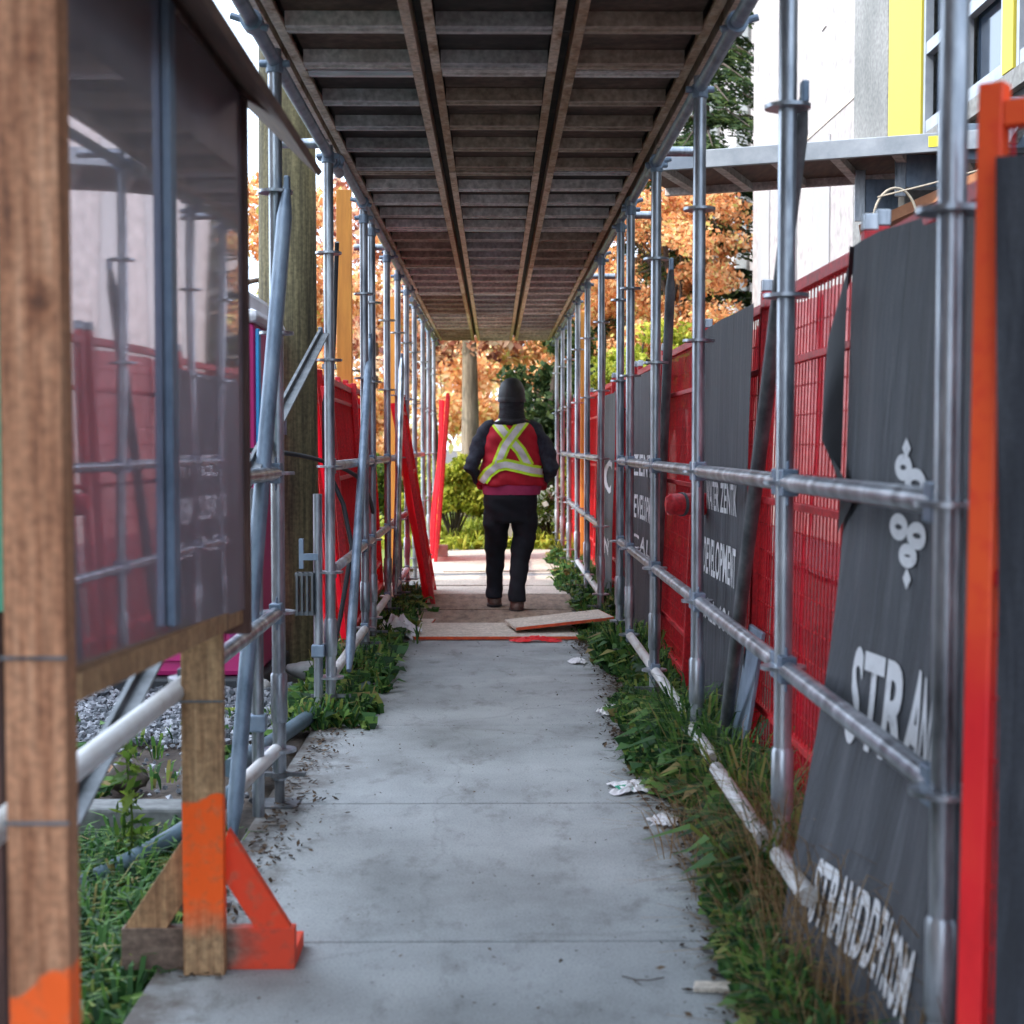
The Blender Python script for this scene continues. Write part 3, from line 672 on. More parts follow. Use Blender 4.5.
# folded flap at the far top corner
def flap(u, v):
    A = fT(0, 1) + V((-.01, .02, .0)); 
    p0 = V((.975, 4.00, 1.86 - 1.0 * v))      # along the hem side
    left = [V((.985, 4.06, 1.83)), V((.945, 4.20, 1.60)), V((.875, 4.00, 1.31)), V((.90, 3.74, 1.17))]
    k = v * 3; i = min(2, int(k)); q = left[i].lerp(left[i + 1], k - i)
    r = fT(0.0, 1 - v * .42) + V((-.012, 0, 0))
    p = q.lerp(r, u); p.x -= .03 * math.sin(math.pi * u) * math.sin(math.pi * min(1, v * 1.1))
    return p
sheet(flap, 14, 24).build('folded_flap', M['tarp_flap'], t, True)
# ties
t2 = thing('tarp_banner', 'black tarp with white lettering between the second and third right posts', 'tarp', (.97, 6.5, 0))
f2 = tarp_surface((.985, 7.15, 1.84), (.985, 5.72, 1.84), (.95, 7.2, .02), (.93, 5.62, .02), .013, 0, 8)
sheet(f2).build('cloth', M['tarp'], t2, True)
for k, (s_, v0, v1) in enumerate((('WATER ZENTIK', .545, .615), ('DEVELOPMENT', .385, .475), ('CALL 604', .275, .33))):
    bm = flat_text(s_, .02); print_on(bm, f2, .22, .80 if k < 2 else .70, v0, v1, t2, ny=4)
t3 = thing('tarp_banner', 'black tarp with faded white lettering behind the fifth right post', 'tarp', (.95, 9.8, 0))
f3 = tarp_surface((.95, 10.6, 1.76), (.95, 8.65, 1.76), (.92, 10.6, .02), (.92, 8.6, .02), .02, 0, 11)
sheet(f3).build('cloth', M['tarp'], t3, True)
for k, (s_, v0, v1) in enumerate((('ZENTIK', .62, .70), ('DEVELOPMENT', .46, .55), ('CALL', .34, .40))):
    bm = flat_text(s_, .02); print_on(bm, f3, .25, .97, v0, v1, t3, ny=4)
t4 = thing('tarp_banner', 'small dark tarp with a white letter C beyond the seventh right post', 'tarp', (.95, 12.5, 0))
f4 = tarp_surface((.945, 13.0, 1.72), (.945, 11.7, 1.72), (.92, 13.0, .02), (.92, 11.7, .02), .02, 0, 12)
sheet(f4).build('cloth', M['tarp'], t4, True)
bm = flat_text('C', .02); print_on(bm, f4, .3, .75, .52, .68, t4, ny=4)
bm = flat_text('NY', .02); print_on(bm, f4, .3, .75, .22, .30, t4, ny=4)
t5 = thing('tarp_banner', 'dark tarp hanging on the closest orange-red panel at the right edge', 'tarp', (1.1, 2.0, 0))
f5 = tarp_surface((.765, 2.305, 1.74), (2.1, 1.28, 1.72), (.770, 2.27, .02), (2.1, 1.2, .02), .03, 0, 14, nv=V((.6, .8, 0)))
sheet(f5).build('cloth', M['tarp'], t5, True)
m = MB(); 
m.path([(.818, 2.30, 1.80), (.822, 2.27, 1.74), (.826, 2.262, 1.69), (.822, 2.27, 1.655), (.813, 2.275, 1.69), (.815, 2.28, 1.75)], .006, 8)
m.build('tie', M['black'], t5, True)
# grey board leaning by second tarp
m = MB(); m.obox(V((.885, 5.45, 0)), V((.015, 0, 0)), V((0, .28, 0)), V((.08, -.06, .62)))
o = m.build('grey_board', M['galv_dull'], None, bevel=.003); tag(o, 'narrow blue-grey board leaning low by the dark sloping tube', 'board')
# red round pipe cap
t = thing('pipe_cap', 'red cylindrical pipe cap sticking out between the third and fourth right posts', 'pipe cap', (.9, 6.6, 1.05))
m = MB(); m.path([(.775, 6.80, 1.03), (.79, 6.80, 1.03), (.794, 6.80, 1.03), (.98, 6.88, 1.03)], [.034, .044, .050, .050], 24); m.build('cap', M['red'], t, True)
m = MB(); m.path([(.845, 6.822, 1.03), (.858, 6.828, 1.03)], .055, 24); m.build('flange', M['galv_dark'], t, True)

# ------------------------------------------------------------------ notice board (left foreground)
t = thing('notice_board', 'wooden notice board with a scratched reflecting acrylic front and plywood hood', 'notice board', (-.68, 3, 0))
m = MB(); m.box(-.722, -.632, 2.20, 2.262, 0, 2.9); m.build('post', M['paint_near'], t, bevel=.004)['label'] = 'thick near post with orange spray at its foot'
m = MB(); m.box(-.764, -.664, 3.63, 3.67, 0, .88); o = m.build('post', M['paint_post'], t, bevel=.003); o['label'] = 'shorter far post with an orange painted band'
m = MB(); m.box(-.926, -.497, 3.672, 3.71, 0, .105); m.build('foot', M['paint_base'], t, bevel=.003)
m = MB(); m.obox(V((-.66, 3.675, .35)), V((.155, 0, -.25)), V((0, .034, 0)), V((-.03, 0, -.095)))
m.build('foot_brace', M['paint_brace'], t, bevel=.003)['label'] = 'orange painted brace on the right'
m = MB(); m.obox(V((-.77, 3.675, .33)), V((-.15, 0, -.225)), V((0, .034, 0)), V((.04, 0, -.10))); m.build('foot_brace', M['wood'], t, bevel=.003)['label'] = 'bare wood brace on the left'
m = MB(); m.box(-.600, -.497, 3.712, 3.85, 0, .04); m.build('foot_block', M['paint_brace'], t, bevel=.003)
XB = -.632
m = MB(); m.obox(V((XB - .05, 2.265, .912)), V((.055, 0, 0)), V((0, 1.49, -.057)), V((0, 0, .043))); m.build('bottom_rail', M['wood'], t, bevel=.003)
m = MB(); m.box(XB - .055, XB + .022, 3.722, 3.757, .83, 2.16); m.build('end_stile', M['wood_dark'], t, bevel=.003)
m = MB(); m.box(XB - .055, XB + .004, 2.265, 3.755, 2.16, 2.22); m.build('top_rail', M['wood_dark'], t, bevel=.003)
m = MB(); m.box(XB - .09, XB - .06, 2.265, 3.72, .96, 2.16); m.build('back_panel', M['wood_dark'], t)
m = MB(); nx, nz = 24, 20
for j in range(nz + 1):
    for i in range(nx + 1):
        u, w = i / nx, j / nz
        m.v.append((XB - .030 + .040 * u + .0002 * math.sin(u * 9 + w * 7), 2.266 + 1.453 * u, (.950 - .057 * u) + (1.208 + .057 * u) * w))
for j in range(nz):
    for i in range(nx):
        a = j * (nx + 1) + i; m.f.append((a, a + 1, a + nx + 2, a + nx + 1))
m.build('acrylic_sheet', M['acrylic'], t, True)
m = MB(); m.box(XB - .010, XB + .006, 2.93, 2.985, .945, 2.16); m.build('mullion', M['galv_dull'], t, bevel=.002)
m = MB(); m.obox(V((-.80, 1.5, 2.35)), V((.30, 0, -.29)), V((0, 2.80, 0)), V((.012, 0, .014))); m.build('hood', M['wood_roof'], t, bevel=.002)
m = MB(); m.obox(V((-.625, 3.70, 2.158)), V((.09, 0, -.06)), V((0, .04, 0)), V((0, 0, .03))); m.build('hood_bracket', M['wood_dark'], t)
m = MB()
for zz in (.395 + .0, .71): pass
for (x0_, x1_, yy, zz) in ((-.726, -.628, 2.196, .74), (-.726, -.628, 2.196, .985)):
    m = MB(); m.box(x0_, x1_, yy, yy + .0035, zz, zz + .005); m.build('tie_wire', M['galv_dark'], t)
m = MB(); m.box(-.768, -.660, 3.6265, 3.6295, .675, .680); m.build('tie_wire', M['galv_dark'], t)

# green board with white notice at the left edge
t = thing('green_sign', 'green board with a white bordered notice at the left edge', 'sign', (-1.0, 2.7, 0))
m = MB(); m.box(-1.9, -.885, 2.70, 2.72, 1.0, 2.6); m.build('board', M['green_board'], t)
m = MB(); m.box(-1.5, -.894, 2.69, 2.699, 1.70, 1.90); m.build('notice', M['white_pl'], t, bevel=.02)
m = MB(); m.box(-1.86, -1.80, 2.722, 2.78, -.14, 2.5); m.box(-.96, -.90, 2.722, 2.78, -.14, 2.5); m.build('leg', M['wood_dark'], t)

# ------------------------------------------------------------------ utility pole, toilet, timber posts
t = thing('utility_pole', 'thick olive-brown wooden utility pole behind the left scaffold row', 'utility pole', (-1.235, 9.0, 0))
m = MB(); m.path([(-1.235, 9.0, -.2), (-1.235, 9.0, 2), (-1.225, 9.0, 5), (-1.21, 9, 9)], [.178, .172, .16, .145], 40); m.build('shaft', M['pole'], t, True)
m = MB(); m.path([(-1.25, 8.815, 1.52), (-1.25, 8.805, 1.52)], .018, 14); m.build('tag_disc', M['white_pl'], t)
m = MB(); m.box(-1.28, -1.22, 8.81, 8.822, 1.36, 1.45); m.build('tag_plate', M['galv'], t)

t = thing('portable_toilet', 'magenta portable toilet with white roof beside the gravel', 'portable toilet', (-1.8, 8.2, 0))
x0, x1, y0, y1 = -2.35, -1.235, 7.75, 8.75
m = MB(); m.box(x0 - .03, x1 + .03, y0 - .03, y1 + .03, .0, .10); m.build('skid', M['black'], t, bevel=.02)
m = MB(); m.box(x0, x1, y0, y1, .10, 1.93); m.build('cabin', M['magenta'], t, bevel=.03)
m = MB(); m.box(x0 + .12, x1 - .16, y0 - .018, y0 - .002, .18, 1.86); m.build('door', M['magenta'], t, bevel=.02)
for k, (za, zb) in enumerate(((.28, .62), (.68, 1.05), (1.38, 1.52), (1.58, 1.78))):
    m = MB(); m.obox(V((x1 - .14, y0 - .012, za)), V((.11, 0, 0)), V((0, .008, 0)), V((0, 0, zb - za))); m.build('door_recess', M['magenta_dark'], t, bevel=.01)
m = MB(); m.box(x1 + .001, x1 + .02, y0 + .02, y0 + .09, .12, 1.9); m.build('corner_trim', M['blue_pl'], t, bevel=.005)
def octagon(cx, cz, rx, rz, y, mat, name, par):
    m = MB(); r1 = [V((cx + rx * math.cos(R(22.5 + 45 * k)), y, cz + rz * math.sin(R(22.5 + 45 * k)))) for k in range(8)]
    m.loft([r1, [p + V((0, .004, 0)) for p in r1]]); return m.build(name, mat, par)
octagon(x1 - .075, 1.20, .07, .105, y0 - .022, M['white_pl'], 'sign_border', t)
so = octagon(x1 - .075, 1.20, .062, .095, y0 - .028, M['red'], 'stop_sign', t)
bm = flat_text('STOP', .03)
for v in bm.verts: v.co = V((x1 - .118 + .086 * v.co.x, y0 - .031, 1.175 + .06 * v.co.y)) - WL[t]
me = bpy.data.meshes.new('stop_word'); bm.to_mesh(me); bm.free(); me.materials.append(M['print'])
o = bpy.data.objects.new('stop_word', me); COL.objects.link(o); o.parent = so
m = MB(); m.box(x0 - .02, x1 + .02, y0 - .02, y1 + .02, 1.93, 2.0); m.box(x0 + .08, x1 - .06, y0 + .06, y1 - .08, 2.0, 2.12); m.build('roof', M['white_pl'], t, bevel=.03)
m = MB(); m.path([(x1 - .10, y0 - .03, 1.60), (x1 - .06, y0 - .035, 1.68), (x1 - .05, y0 - .03, 1.78), (x1 - .08, y0 - .02, 1.8)], .010, 8); m.build('handle', M['black'], t, True)
# white trailer behind, blue post
t = thing('site_trailer', 'white site trailer standing behind the utility pole', 'trailer', (-6, 29, 0))
m = MB(); m.box(-8.6, -3.75, 28.0, 31.0, .35, 2.92); m.build('body', M['white_pl'], t, bevel=.05)
m = MB(); m.box(-8.55, -3.8, 28.02, 30.9, 2.92, 3.0); m.build('roof', M['galv'], t, bevel=.02)
for k in (0, 1):
    m = MB(); m.path([(-3.80, 28.8 + k * .9, .33), (-3.62, 28.8 + k * .9, .33)], .33, 20); m.build('wheel', M['black'], t, True)
m = MB(); m.box(-6.6, -5.7, 27.985, 27.998, 1.5, 2.15); m.build('window', M['win_pane'], t)

GW = 'upright orange timber posts'
for (x, y, z0, z1, w, lab) in ((-1.215, 12.2, 0, 3.35, .12, 'orange timber post upright behind the left scaffold'),
                               (.985, 16.4, 0, 2.75, .10, 'orange timber post beside the far right fence'),
                               (-1.02, 14.8, 0, 2.75, .09, 'narrow cream timber post far along the left row')):
    m = MB(); m.box(x - w / 2, x + w / 2, y - .045, y + .045, z0, z1)
    o = m.build('timber_post', M['timber_y'], None, bevel=.004); tag(o, lab, 'timber post', GW)
t = thing('cable_conduit', 'black cable looping down beside the orange timber post on the left', 'cable', (-1.0, 10, 2))
m = MB(); m.path([(-.95, 9.1, 2.52), (-.97, 9.2, 2.3), (-.98, 9.2, 2.0), (-.985, 9.15, 1.8), (-1.02, 9.0, 1.55), (-1.01, 8.9, 1.2), (-.9, 8.9, .95), (-.84, 8.8, .7), (-.90, 8.7, .3), (-.95, 8.6, .02)], .014, 10); m.build('cable', M['black'], t, True)
m = MB(); m.box(-1.045, -.965, 9.1, 9.16, 1.76, 1.79); m.build('clip', M['white_pl'], t)

# hoses on the ground
def hose(pts, r, mat, lab):
    P = [V(p) for p in pts]; out = []
    for i in range(len(P) - 1):
        a = P[max(i - 1, 0)]; b = P[i]; c = P[i + 1]; d = P[min(i + 2, len(P) - 1)]
        for k in range(6):
            s = k / 6; out.append(.5 * ((2 * b) + (c - a) * s + (2 * a - 5 * b + 4 * c - d) * s * s + (3 * b - a - 3 * c + d) * s ** 3))
    out.append(P[-1]); m = MB(); m.path(out, r, 12)
    o = m.build('hose', mat, None, True); tag(o, lab, 'hose')
hose([(-1.9, 3.3, -.08), (-1.55, 3.9, -.06), (-1.25, 4.5, -.03), (-1.02, 4.95, .03), (-.93, 5.6, .05), (-.9, 6.2, .04)], .030, M['hose'], 'thick blue-black hose curving over the weeds under the notice board')
hose([(-.95, 5.35, .14), (-.93, 5.7, .12), (-.92, 6.2, .07), (-.85, 6.9, .05), (-.75, 7.5, .03), (-.68, 7.9, .02)], .034, M['hose'], 'grey-blue pipe lying along the sidewalk edge behind the left posts')
hose([(-1.3, 7.5, 1.28), (-1.05, 7.9, 1.25), (-.88, 8.6, 1.17), (-.80, 9.2, 1.05), (-.78, 9.6, .8), (-.86, 9.4, .6)], .012, M['black'], 'thin black cable sagging between the left scaffold posts')

# stones and bags on the left
def rock(name, c, r, mat, lab, cat, seed, squash=.6):
    rnd = random.Random(seed); bm = bmesh.new(); bmesh.ops.create_icosphere(bm, subdivisions=3, radius=1)
    ph = [rnd.uniform(0, 6) for _ in range(6)]
    for v in bm.verts:
        k = 1 + .16 * math.sin(v.co.x * 3 + ph[0]) + .12 * math.sin(v.co.y * 5 + ph[1]) + .1 * math.sin(v.co.z * 4 + ph[2]) + .05 * math.sin(v.co.x * 11 + v.co.z * 9 + ph[3])
        v.co = V((v.co.x * r * k, v.co.y * r * k * .9, v.co.z * r * k * squash)) + V(c)
    me = bpy.data.meshes.new(name); bm.to_mesh(me); bm.free(); me.materials.append(mat); me.polygons.foreach_set('use_smooth', [True] * len(me.polygons))
    o = bpy.data.objects.new(name, me); COL.objects.link(o); return tag(o, lab, cat)
rock('rock', (-1.24, 7.72, .03), .085, M['stone'], 'pale round stone at the foot of the utility pole', 'rock', 1)
rock('rock', (-1.08, 8.35, .04), .09, M['stone'], 'grey stone behind the pale round stone', 'rock', 2)
rock('rock', (-1.42, 5.75, .02), .09, M['soil'], 'dark clod of earth lying near the kerb', 'rock', 3)
m = MB(); m.obox(V((-1.80, 5.7, .0)), V((.32, .12, 0)), V((-.05, .13, 0)), V((0, 0, .03))); o = m.build('wood_offcut', M['wood'], None, bevel=.003); tag(o, 'short wood offcut lying in the dirt by the kerb', 'offcut')

def crumple(name, c, rx, ry, h, mat, lab, cat, seed):
    rnd = random.Random(seed); m = MB(); n = 14
    hs = [[rnd.uniform(0, h) for _ in range(n + 1)] for _ in range(n + 1)]
    for j in range(n + 1):
        for i in range(n + 1):
            x = (i / n - .5) * 2; y = (j / n - .5) * 2; e = max(0, 1 - (x * x + y * y) * .5)
            m.v.append((c[0] + rx * x * (1 + .2 * math.sin(5 * y + seed)), c[1] + ry * y * (1 + .2 * math.sin(4 * x + seed)), c[2] + .004 + (h * .5 * e + hs[j][i] * .7) * e))
    for j in range(n):
        for i in range(n):
            a = j * (n + 1) + i; m.f.append((a, a + 1, a + n + 2, a + n + 1))
    o = m.build(name, mat, None); return tag(o, lab, cat)
crumple('plastic_bag', (-.66, 10.15, 0), .14, .22, .14, M['white_pl'], 'crumpled white plastic bag on the ground at the left edge of the boards', 'plastic bag', 3)
o = crumple('wrapper', (.53, 5.6, 0), .09, .09, .03, M['white_pl'], 'white and green wrapper lying at the right edge of the sidewalk', 'litter', 5)
m = MB(); m.obox(V((.47, 5.53, .012)), V((.09, .03, .004)), V((-.02, .05, .006)), V((0, 0, .003))); g_ = m.build('green_print', noisy('green_ink', [(.3, (.02, .25, .15)), (.7, (.05, .4, .25))], 9, bump=0), o)
crumple('paper_scrap', (.58, 5.1, 0), .05, .06, .03, M['white_pl'], 'small white paper scrap in the weeds below the wrapper', 'litter', 7)
crumple('paper_scrap', (.56, 7.2, 0), .06, .08, .04, M['white_pl'], 'white paper scrap beside the weeds, farther along the right edge', 'litter', 8)
crumple('paper_scrap', (.49, 8.9, 0), .05, .07, .03, M['white_pl'], 'tiny white scrap just before the boards on the right', 'litter', 9)
m = MB(); m.obox(V((.47, 3.50, .002)), V((.13, -.01, 0)), V((.01, .05, 0)), V((0, 0, .012))); o = m.build('wood_chip', M['ply'], None, bevel=.003); tag(o, 'flat pale wood chip at the near right of the sidewalk', 'offcut')
m = MB(); m.path([(.31, 3.60, .006), (.34, 3.57, .008), (.37, 3.56, .010), (.41, 3.59, .006)], .0018, 6); m.path([(.33, 3.578, .008), (.35, 3.54, .006)], .0012, 6); o = m.build('twig', M['bark_d']); tag(o, 'thin dark twig on the sidewalk near the tarp corner', 'twig')

# ------------------------------------------------------------------ boards on the path
def board(x0, x1, y0, y1, z0, th, lab, rot=0, tiltx=0, edge=True, mat='ply'):
    t = thing('plywood_board', lab, 'board', (x0, y0, z0))
    c = V(((x0 + x1) / 2, (y0 + y1) / 2, z0)); Rm = Matrix.Rotation(rot, 3, 'Z') @ Matrix.Rotation(tiltx, 3, 'Y')
    a = Rm @ V((x1 - x0, 0, 0)); b = Rm @ V((0, y1 - y0, 0)); n = Rm @ V((0, 0, th))
    m = MB(); o0 = c - a / 2 - b / 2; m.obox(o0, a, b, n); m.build('sheet', M[mat], t, bevel=.002)
    if edge:
        m = MB(); m.obox(o0 - b.normalized() * .003 + n * .05 , a, b.normalized() * .0025, n * .9); m.obox(o0 + a + a.normalized() * .0005, a.normalized() * .0025, b, n * .95); m.build('painted_edge', M['orange_p'], t)
    return t
board(-.55, .70, 9.95, 10.72, .004, .022, 'full plywood sheet with orange edge laid across the path')
board(.10, .78, 10.15, 10.62, .075, .022, 'plywood piece with red edge propped at a slant on the sheet', R(9), R(-5))
board(-.80, -.45, 10.72, 10.98, .006, .02, 'small orange-edged board piece by the plastic bag', R(-4))
board(-.74, .60, 10.78, 11.66, .003, .012, 'dirty brown plywood sheet under the feet of the walking person', R(.6), edge=False, mat='ply_dirty')
board(-.70, .64, 11.72, 12.88, .003, .012, 'dirty brown plywood sheet just ahead of the walking person', R(-.5), edge=False, mat='ply_dirty')
board(-.62, .62, 12.93, 13.65, .003, .012, 'plywood sheet beyond the walking person', R(1), edge=False)
board(-.60, .68, 13.75, 14.75, .003, .012, 'sunlit board laid across the path near the walkway end', R(-2), edge=False)
board(-.55, .55, 15.3, 15.95, .006, .012, 'thick board lying where the walkway ends', R(3), edge=False)
crumple('red_rag', (.27, 9.87, 0), .15, .05, .035, M['red_orange'], 'crumpled red rag lying in front of the plywood sheet', 'rag', 4)

# ------------------------------------------------------------------ construction building (right)
bld = thing('building', 'building under construction with pale render, grey column and yellow sheathing', 'building', (3.2, 12, 0))
def slab(name, x0, x1, y0, y1, z0, z1, mat, par=bld, bev=0):
    m = MB(); m.box(x0, x1, y0, y1, z0, z1); return m.build(name, M[mat], par, bevel=bev)
slab('wall', 3.25, 9, 13.52, 19.0, 0, 12, 'render_white')
slab('wall', 4.5, 9, 19.01, 40, 0, 12, 'render_white')
slab('wall', 3.6, 9, 2.0, 12.32, 3.62, 12, 'concrete')
slab('column', 3.20, 3.9, 12.34, 13.50, 0, 12, 'concrete', bev=.02)
for yy in (14.6, 16.2, 17.8): slab('pilaster', 3.235, 3.26, yy, yy + .75, 0, 4.3, 'pilaster_grey')
for yy in (20.5, 23.4, 26.6, 30.2, 34): slab('pilaster', 4.44, 4.51, yy, yy + 1.2, 0, 12, 'concrete')
slab('ledge', 3.2, 3.6, 9.0, 12.32, 3.50, 3.62, 'concrete')
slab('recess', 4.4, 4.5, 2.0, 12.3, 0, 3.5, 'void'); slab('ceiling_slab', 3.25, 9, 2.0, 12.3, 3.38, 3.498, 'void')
def yel(y0, y1): slab('sheathing', 3.20, 3.26, y0, y1, 3.63, 12, 'yellow')
yel(11.37, 12.30); yel(10.42, 10.68); yel(9.35, 9.55); yel(8.0, 8.4)
def window(y0, y1):
    w = slab('window_frame', 3.215, 3.275, y0, y0 + .05, 3.63, 12, 'win_frame')
    m = MB(); m.box(3.215, 3.275, y1 - .05, y1, 3.63, 12)
    for zz in np.arange(3.63, 12, .58): m.box(3.22, 3.28, y0 + .05, y1 - .05, zz, zz + .09)
    m.build('window_frame', M['win_frame'], bld)
    m = MB(); m.box(3.30, 3.32, y0 + .05, y1 - .05, 3.63, 12); o = m.build('pane', M['win_pane'], w); 
window(10.70, 11.35); window(9.57, 10.40); window(8.42, 9.33); window(6.5, 7.98)
m = MB(); m.obox(V((3.240, 13.6, 4.43)), V((.005, 0, 0)), V((0, 3.8, .06)), V((0, 0, .03))); m.build('pale_line', M['ply'], bld)  # thin pale strip running along the facade
m = MB(); m.box(3.235, 3.248, 14.85, 15.05, 5.4, 6.0); m.build('tape_patch', M['white_pl'], bld)
slab('foundation', 3.3, 4.2, 2, 12.3, 0, 1.1, 'concrete')
# soil heap / site hoarding behind fence so netting has something behind
t = thing('site_platform', 'aluminium platform bridging from the roof deck to the building', 'platform', (1, 10, 3.1))
A_ = V((.86, 10.02, 3.10)); B_ = V((3.0, 9.15, 3.10)); dU = (B_ - A_); dU.normalize(); Ld = (B_ - A_).length; dN = V((-dU.y, dU.x, 0))
if dN.y < 0: dN = -dN
m = MB(); m.obox(A_, dU * Ld, dN * .04, V((0, 0, .115))); m.build('side_beam', M['win_frame'], t, bevel=.004)
m = MB(); m.obox(A_ + dN * .98, dU * Ld, dN * .04, V((0, 0, .115))); m.build('side_beam', M['alu'], t, bevel=.004)
m = MB(); m.obox(A_ + dN * .041 + V((0, 0, .055)), dU * Ld, dN * .938, V((0, 0, .02))); m.build('deck', M['wood_roof'], t)
for k in range(6):
    m = MB(); m.obox(A_ + dN * .042 + dU * (.2 + k * .38) + V((0, 0, .004)), dU * .06, dN * .936, V((0, 0, .05))); m.build('joist', M['alu'], t)
m = MB(); m.obox(A_ + dU * (Ld - .36) - dN * .004 + V((0, 0, .03)), dU * .13, dN * .003, V((0, 0, .065))); m.build('sticker', M['sticker'], t)
t = thing('joist_hangers', 'row of grey steel hangers and a rusty timber at the platform end', 'steel hangers', (2.6, 9.3, 3))
for k in range(3):
    p = V((2.62, 9.25, 3.0)) + V((-.16 * k + .10, .40 * k, -.10 * k + .05)); p.z -= .06
    m = MB(); m.obox(p, V((.07, 0, 0)), V((0, .02, 0)), V((0, 0, .34))); m.build('plate', M['galv'], t, bevel=.004)
    m = MB(); m.obox(p + V((.072, .01, .06)), V((.22, 0, 0)), V((0, .12, 0)), V((0, 0, .22))); m.build('bracket', M['galv_dull'], t, bevel=.004)
m = MB(); m.bar((2.45, 10.0, 2.72), (2.98, 9.2, 2.93), .09, .07); m.build('timber', noisy('rusty_timber', [(.3, (.25, .09, .04)), (.7, (.42, .19, .09))], 8, bump=.2), t)
hang = hose
m = MB(); pts = [V((1.78 + .10 * math.cos(a), 6.7, 2.28 + .16 * math.sin(a))) for a in [R(-40 + 11 * k) for k in range(25)]]; m.path(pts, .006, 8)
o = m.build('rope_loop', M['rope'], None, True); tag(o, 'pale rope loop hanging above the red fence near the building', 'rope')
m = MB(); m.path([(1.70, 6.7, 2.40), (1.9, 6.6, 2.44), (2.6, 6.2, 2.60)], .004, 6); o = m.build('rope_line', M['rope'], None, True); tag(o, 'thin pale line stretched from the rope loop toward the building', 'rope')
# metal bracket near the top right
t = thing('wall_bracket', 'grey steel wall bracket on the building above the closest fence post', 'bracket', (3.0, 8.6, 3.2))
m = MB(); m.box(2.98, 3.18, 8.9, 9.05, 3.05, 3.35); m.build('plate', M['galv_dull'], t, bevel=.006)
m = MB(); m.bar((3.05, 8.9, 3.1), (3.15, 8.3, 3.5), .06, .06); m.build('arm', M['galv'], t)

# unseen added house on the left (off frame, shades the near part of the walkway)
nb = thing('sunblocker', 'plain unseen house across the road on the left', 'sunblocker', (-14, -2, 0))
slab('wall', -22, -13.0, -22, 7.6, 0, 16.5, 'brick', nb); slab('roof', -22.3, -12.7, -22.3, 7.9, 16.5, 16.8, 'concrete', nb)

# ------------------------------------------------------------------ vegetation
def leaf_cloud(rng, centers, radii, n, size, aspect=.55, droop=0.):
    """n leaf rhombs gathered in clumps"""
    centers = np.asarray(centers); radii = np.asarray(radii)
    idx = rng.integers(0, len(centers), n)
    d = rng.normal(size=(n, 3)); d /= np.linalg.norm(d, axis=1)[:, None]
    r = rng.random(n) ** .45
    p = centers[idx] + d * (radii[idx] * r[:, None])
    a = rng.normal(size=(n, 3)); a /= np.linalg.norm(a, axis=1)[:, None]
    a[:, 2] -= droop; a /= np.linalg.norm(a, axis=1)[:, None]
    b = np.cross(a, rng.normal(size=(n, 3))); b /= np.linalg.norm(b, axis=1)[:, None]
    s = (size * (.4 + 1.2 * rng.random(n) ** 1.4))[:, None]
    q = np.stack([p - a * s * .5, p + b * s * aspect * .5, p + a * s * .5, p - b * s * aspect * .5], 1)
    return q.reshape(-1, 3)
def tree(name, label, cat, base, h, crown_c, crown_r, nclump, nleaf, size, mat, bark='bark', tr=.14, clump=.5, seed=1, shell=.5, group=None, limbs=10, zmin=None):
    rng = np.random.default_rng(seed); t = thing(name, label, cat, base, group)
    base = V(base); cc = V(crown_c)
    m = MB(); k = 8; pts = []; 
    top = V((cc.x, cc.y, base.z + h))
    for i in range(k + 1):
        s = i / k; p = base.lerp(top, s) + V((.06 * math.sin(s * 5 + seed), .05 * math.cos(s * 4 + seed), 0)) * s * 2; pts.append(p)
    m.path(pts, [tr * (1.25 - 1.05 * (i / k)) if i else tr * 1.5 for i in range(k + 1)], 14)
    m.build('trunk', M[bark], t, True)
    cs = []
    while len(cs) < nclump:
        d = rng.normal(size=3); d /= np.linalg.norm(d); r = shell + (1 - shell) * rng.random()
        c = np.array(cc) + d * r * np.array(crown_r)
        if zmin is not None and c[2] < zmin: continue
        cs.append(c)
    cs = np.array(cs)
    m = MB()
    for c in cs[:limbs]:
        s = rng.uniform(.35, .8); p0 = pts[int(s * k)]; c = V(c); mid = p0.lerp(c, .5) + V((0, 0, .15)); m.path([p0, mid, c], [tr * .35, tr * .2, tr * .06], 7)
    for c in cs[limbs:limbs * 4]:
        p0 = V(cs[rng.integers(0, min(limbs, len(cs)))]); c = V(c)
        if (p0 - c).length < max(crown_r) * 1.1: m.path([p0, p0.lerp(c, .5) + V((0, 0, .08)), c], [tr * .1, tr * .06, tr * .03], 5)
    if m.v: m.build('limbs', M[bark], t, True)
    rad = np.array([[clump * rng.uniform(.6, 1.2), clump * rng.uniform(.6, 1.2), clump * rng.uniform(.4, .8)] for _ in cs])
    np_mesh('crown', leaf_cloud(rng, cs, rad, nleaf, size), None, M[mat], t)
    return t
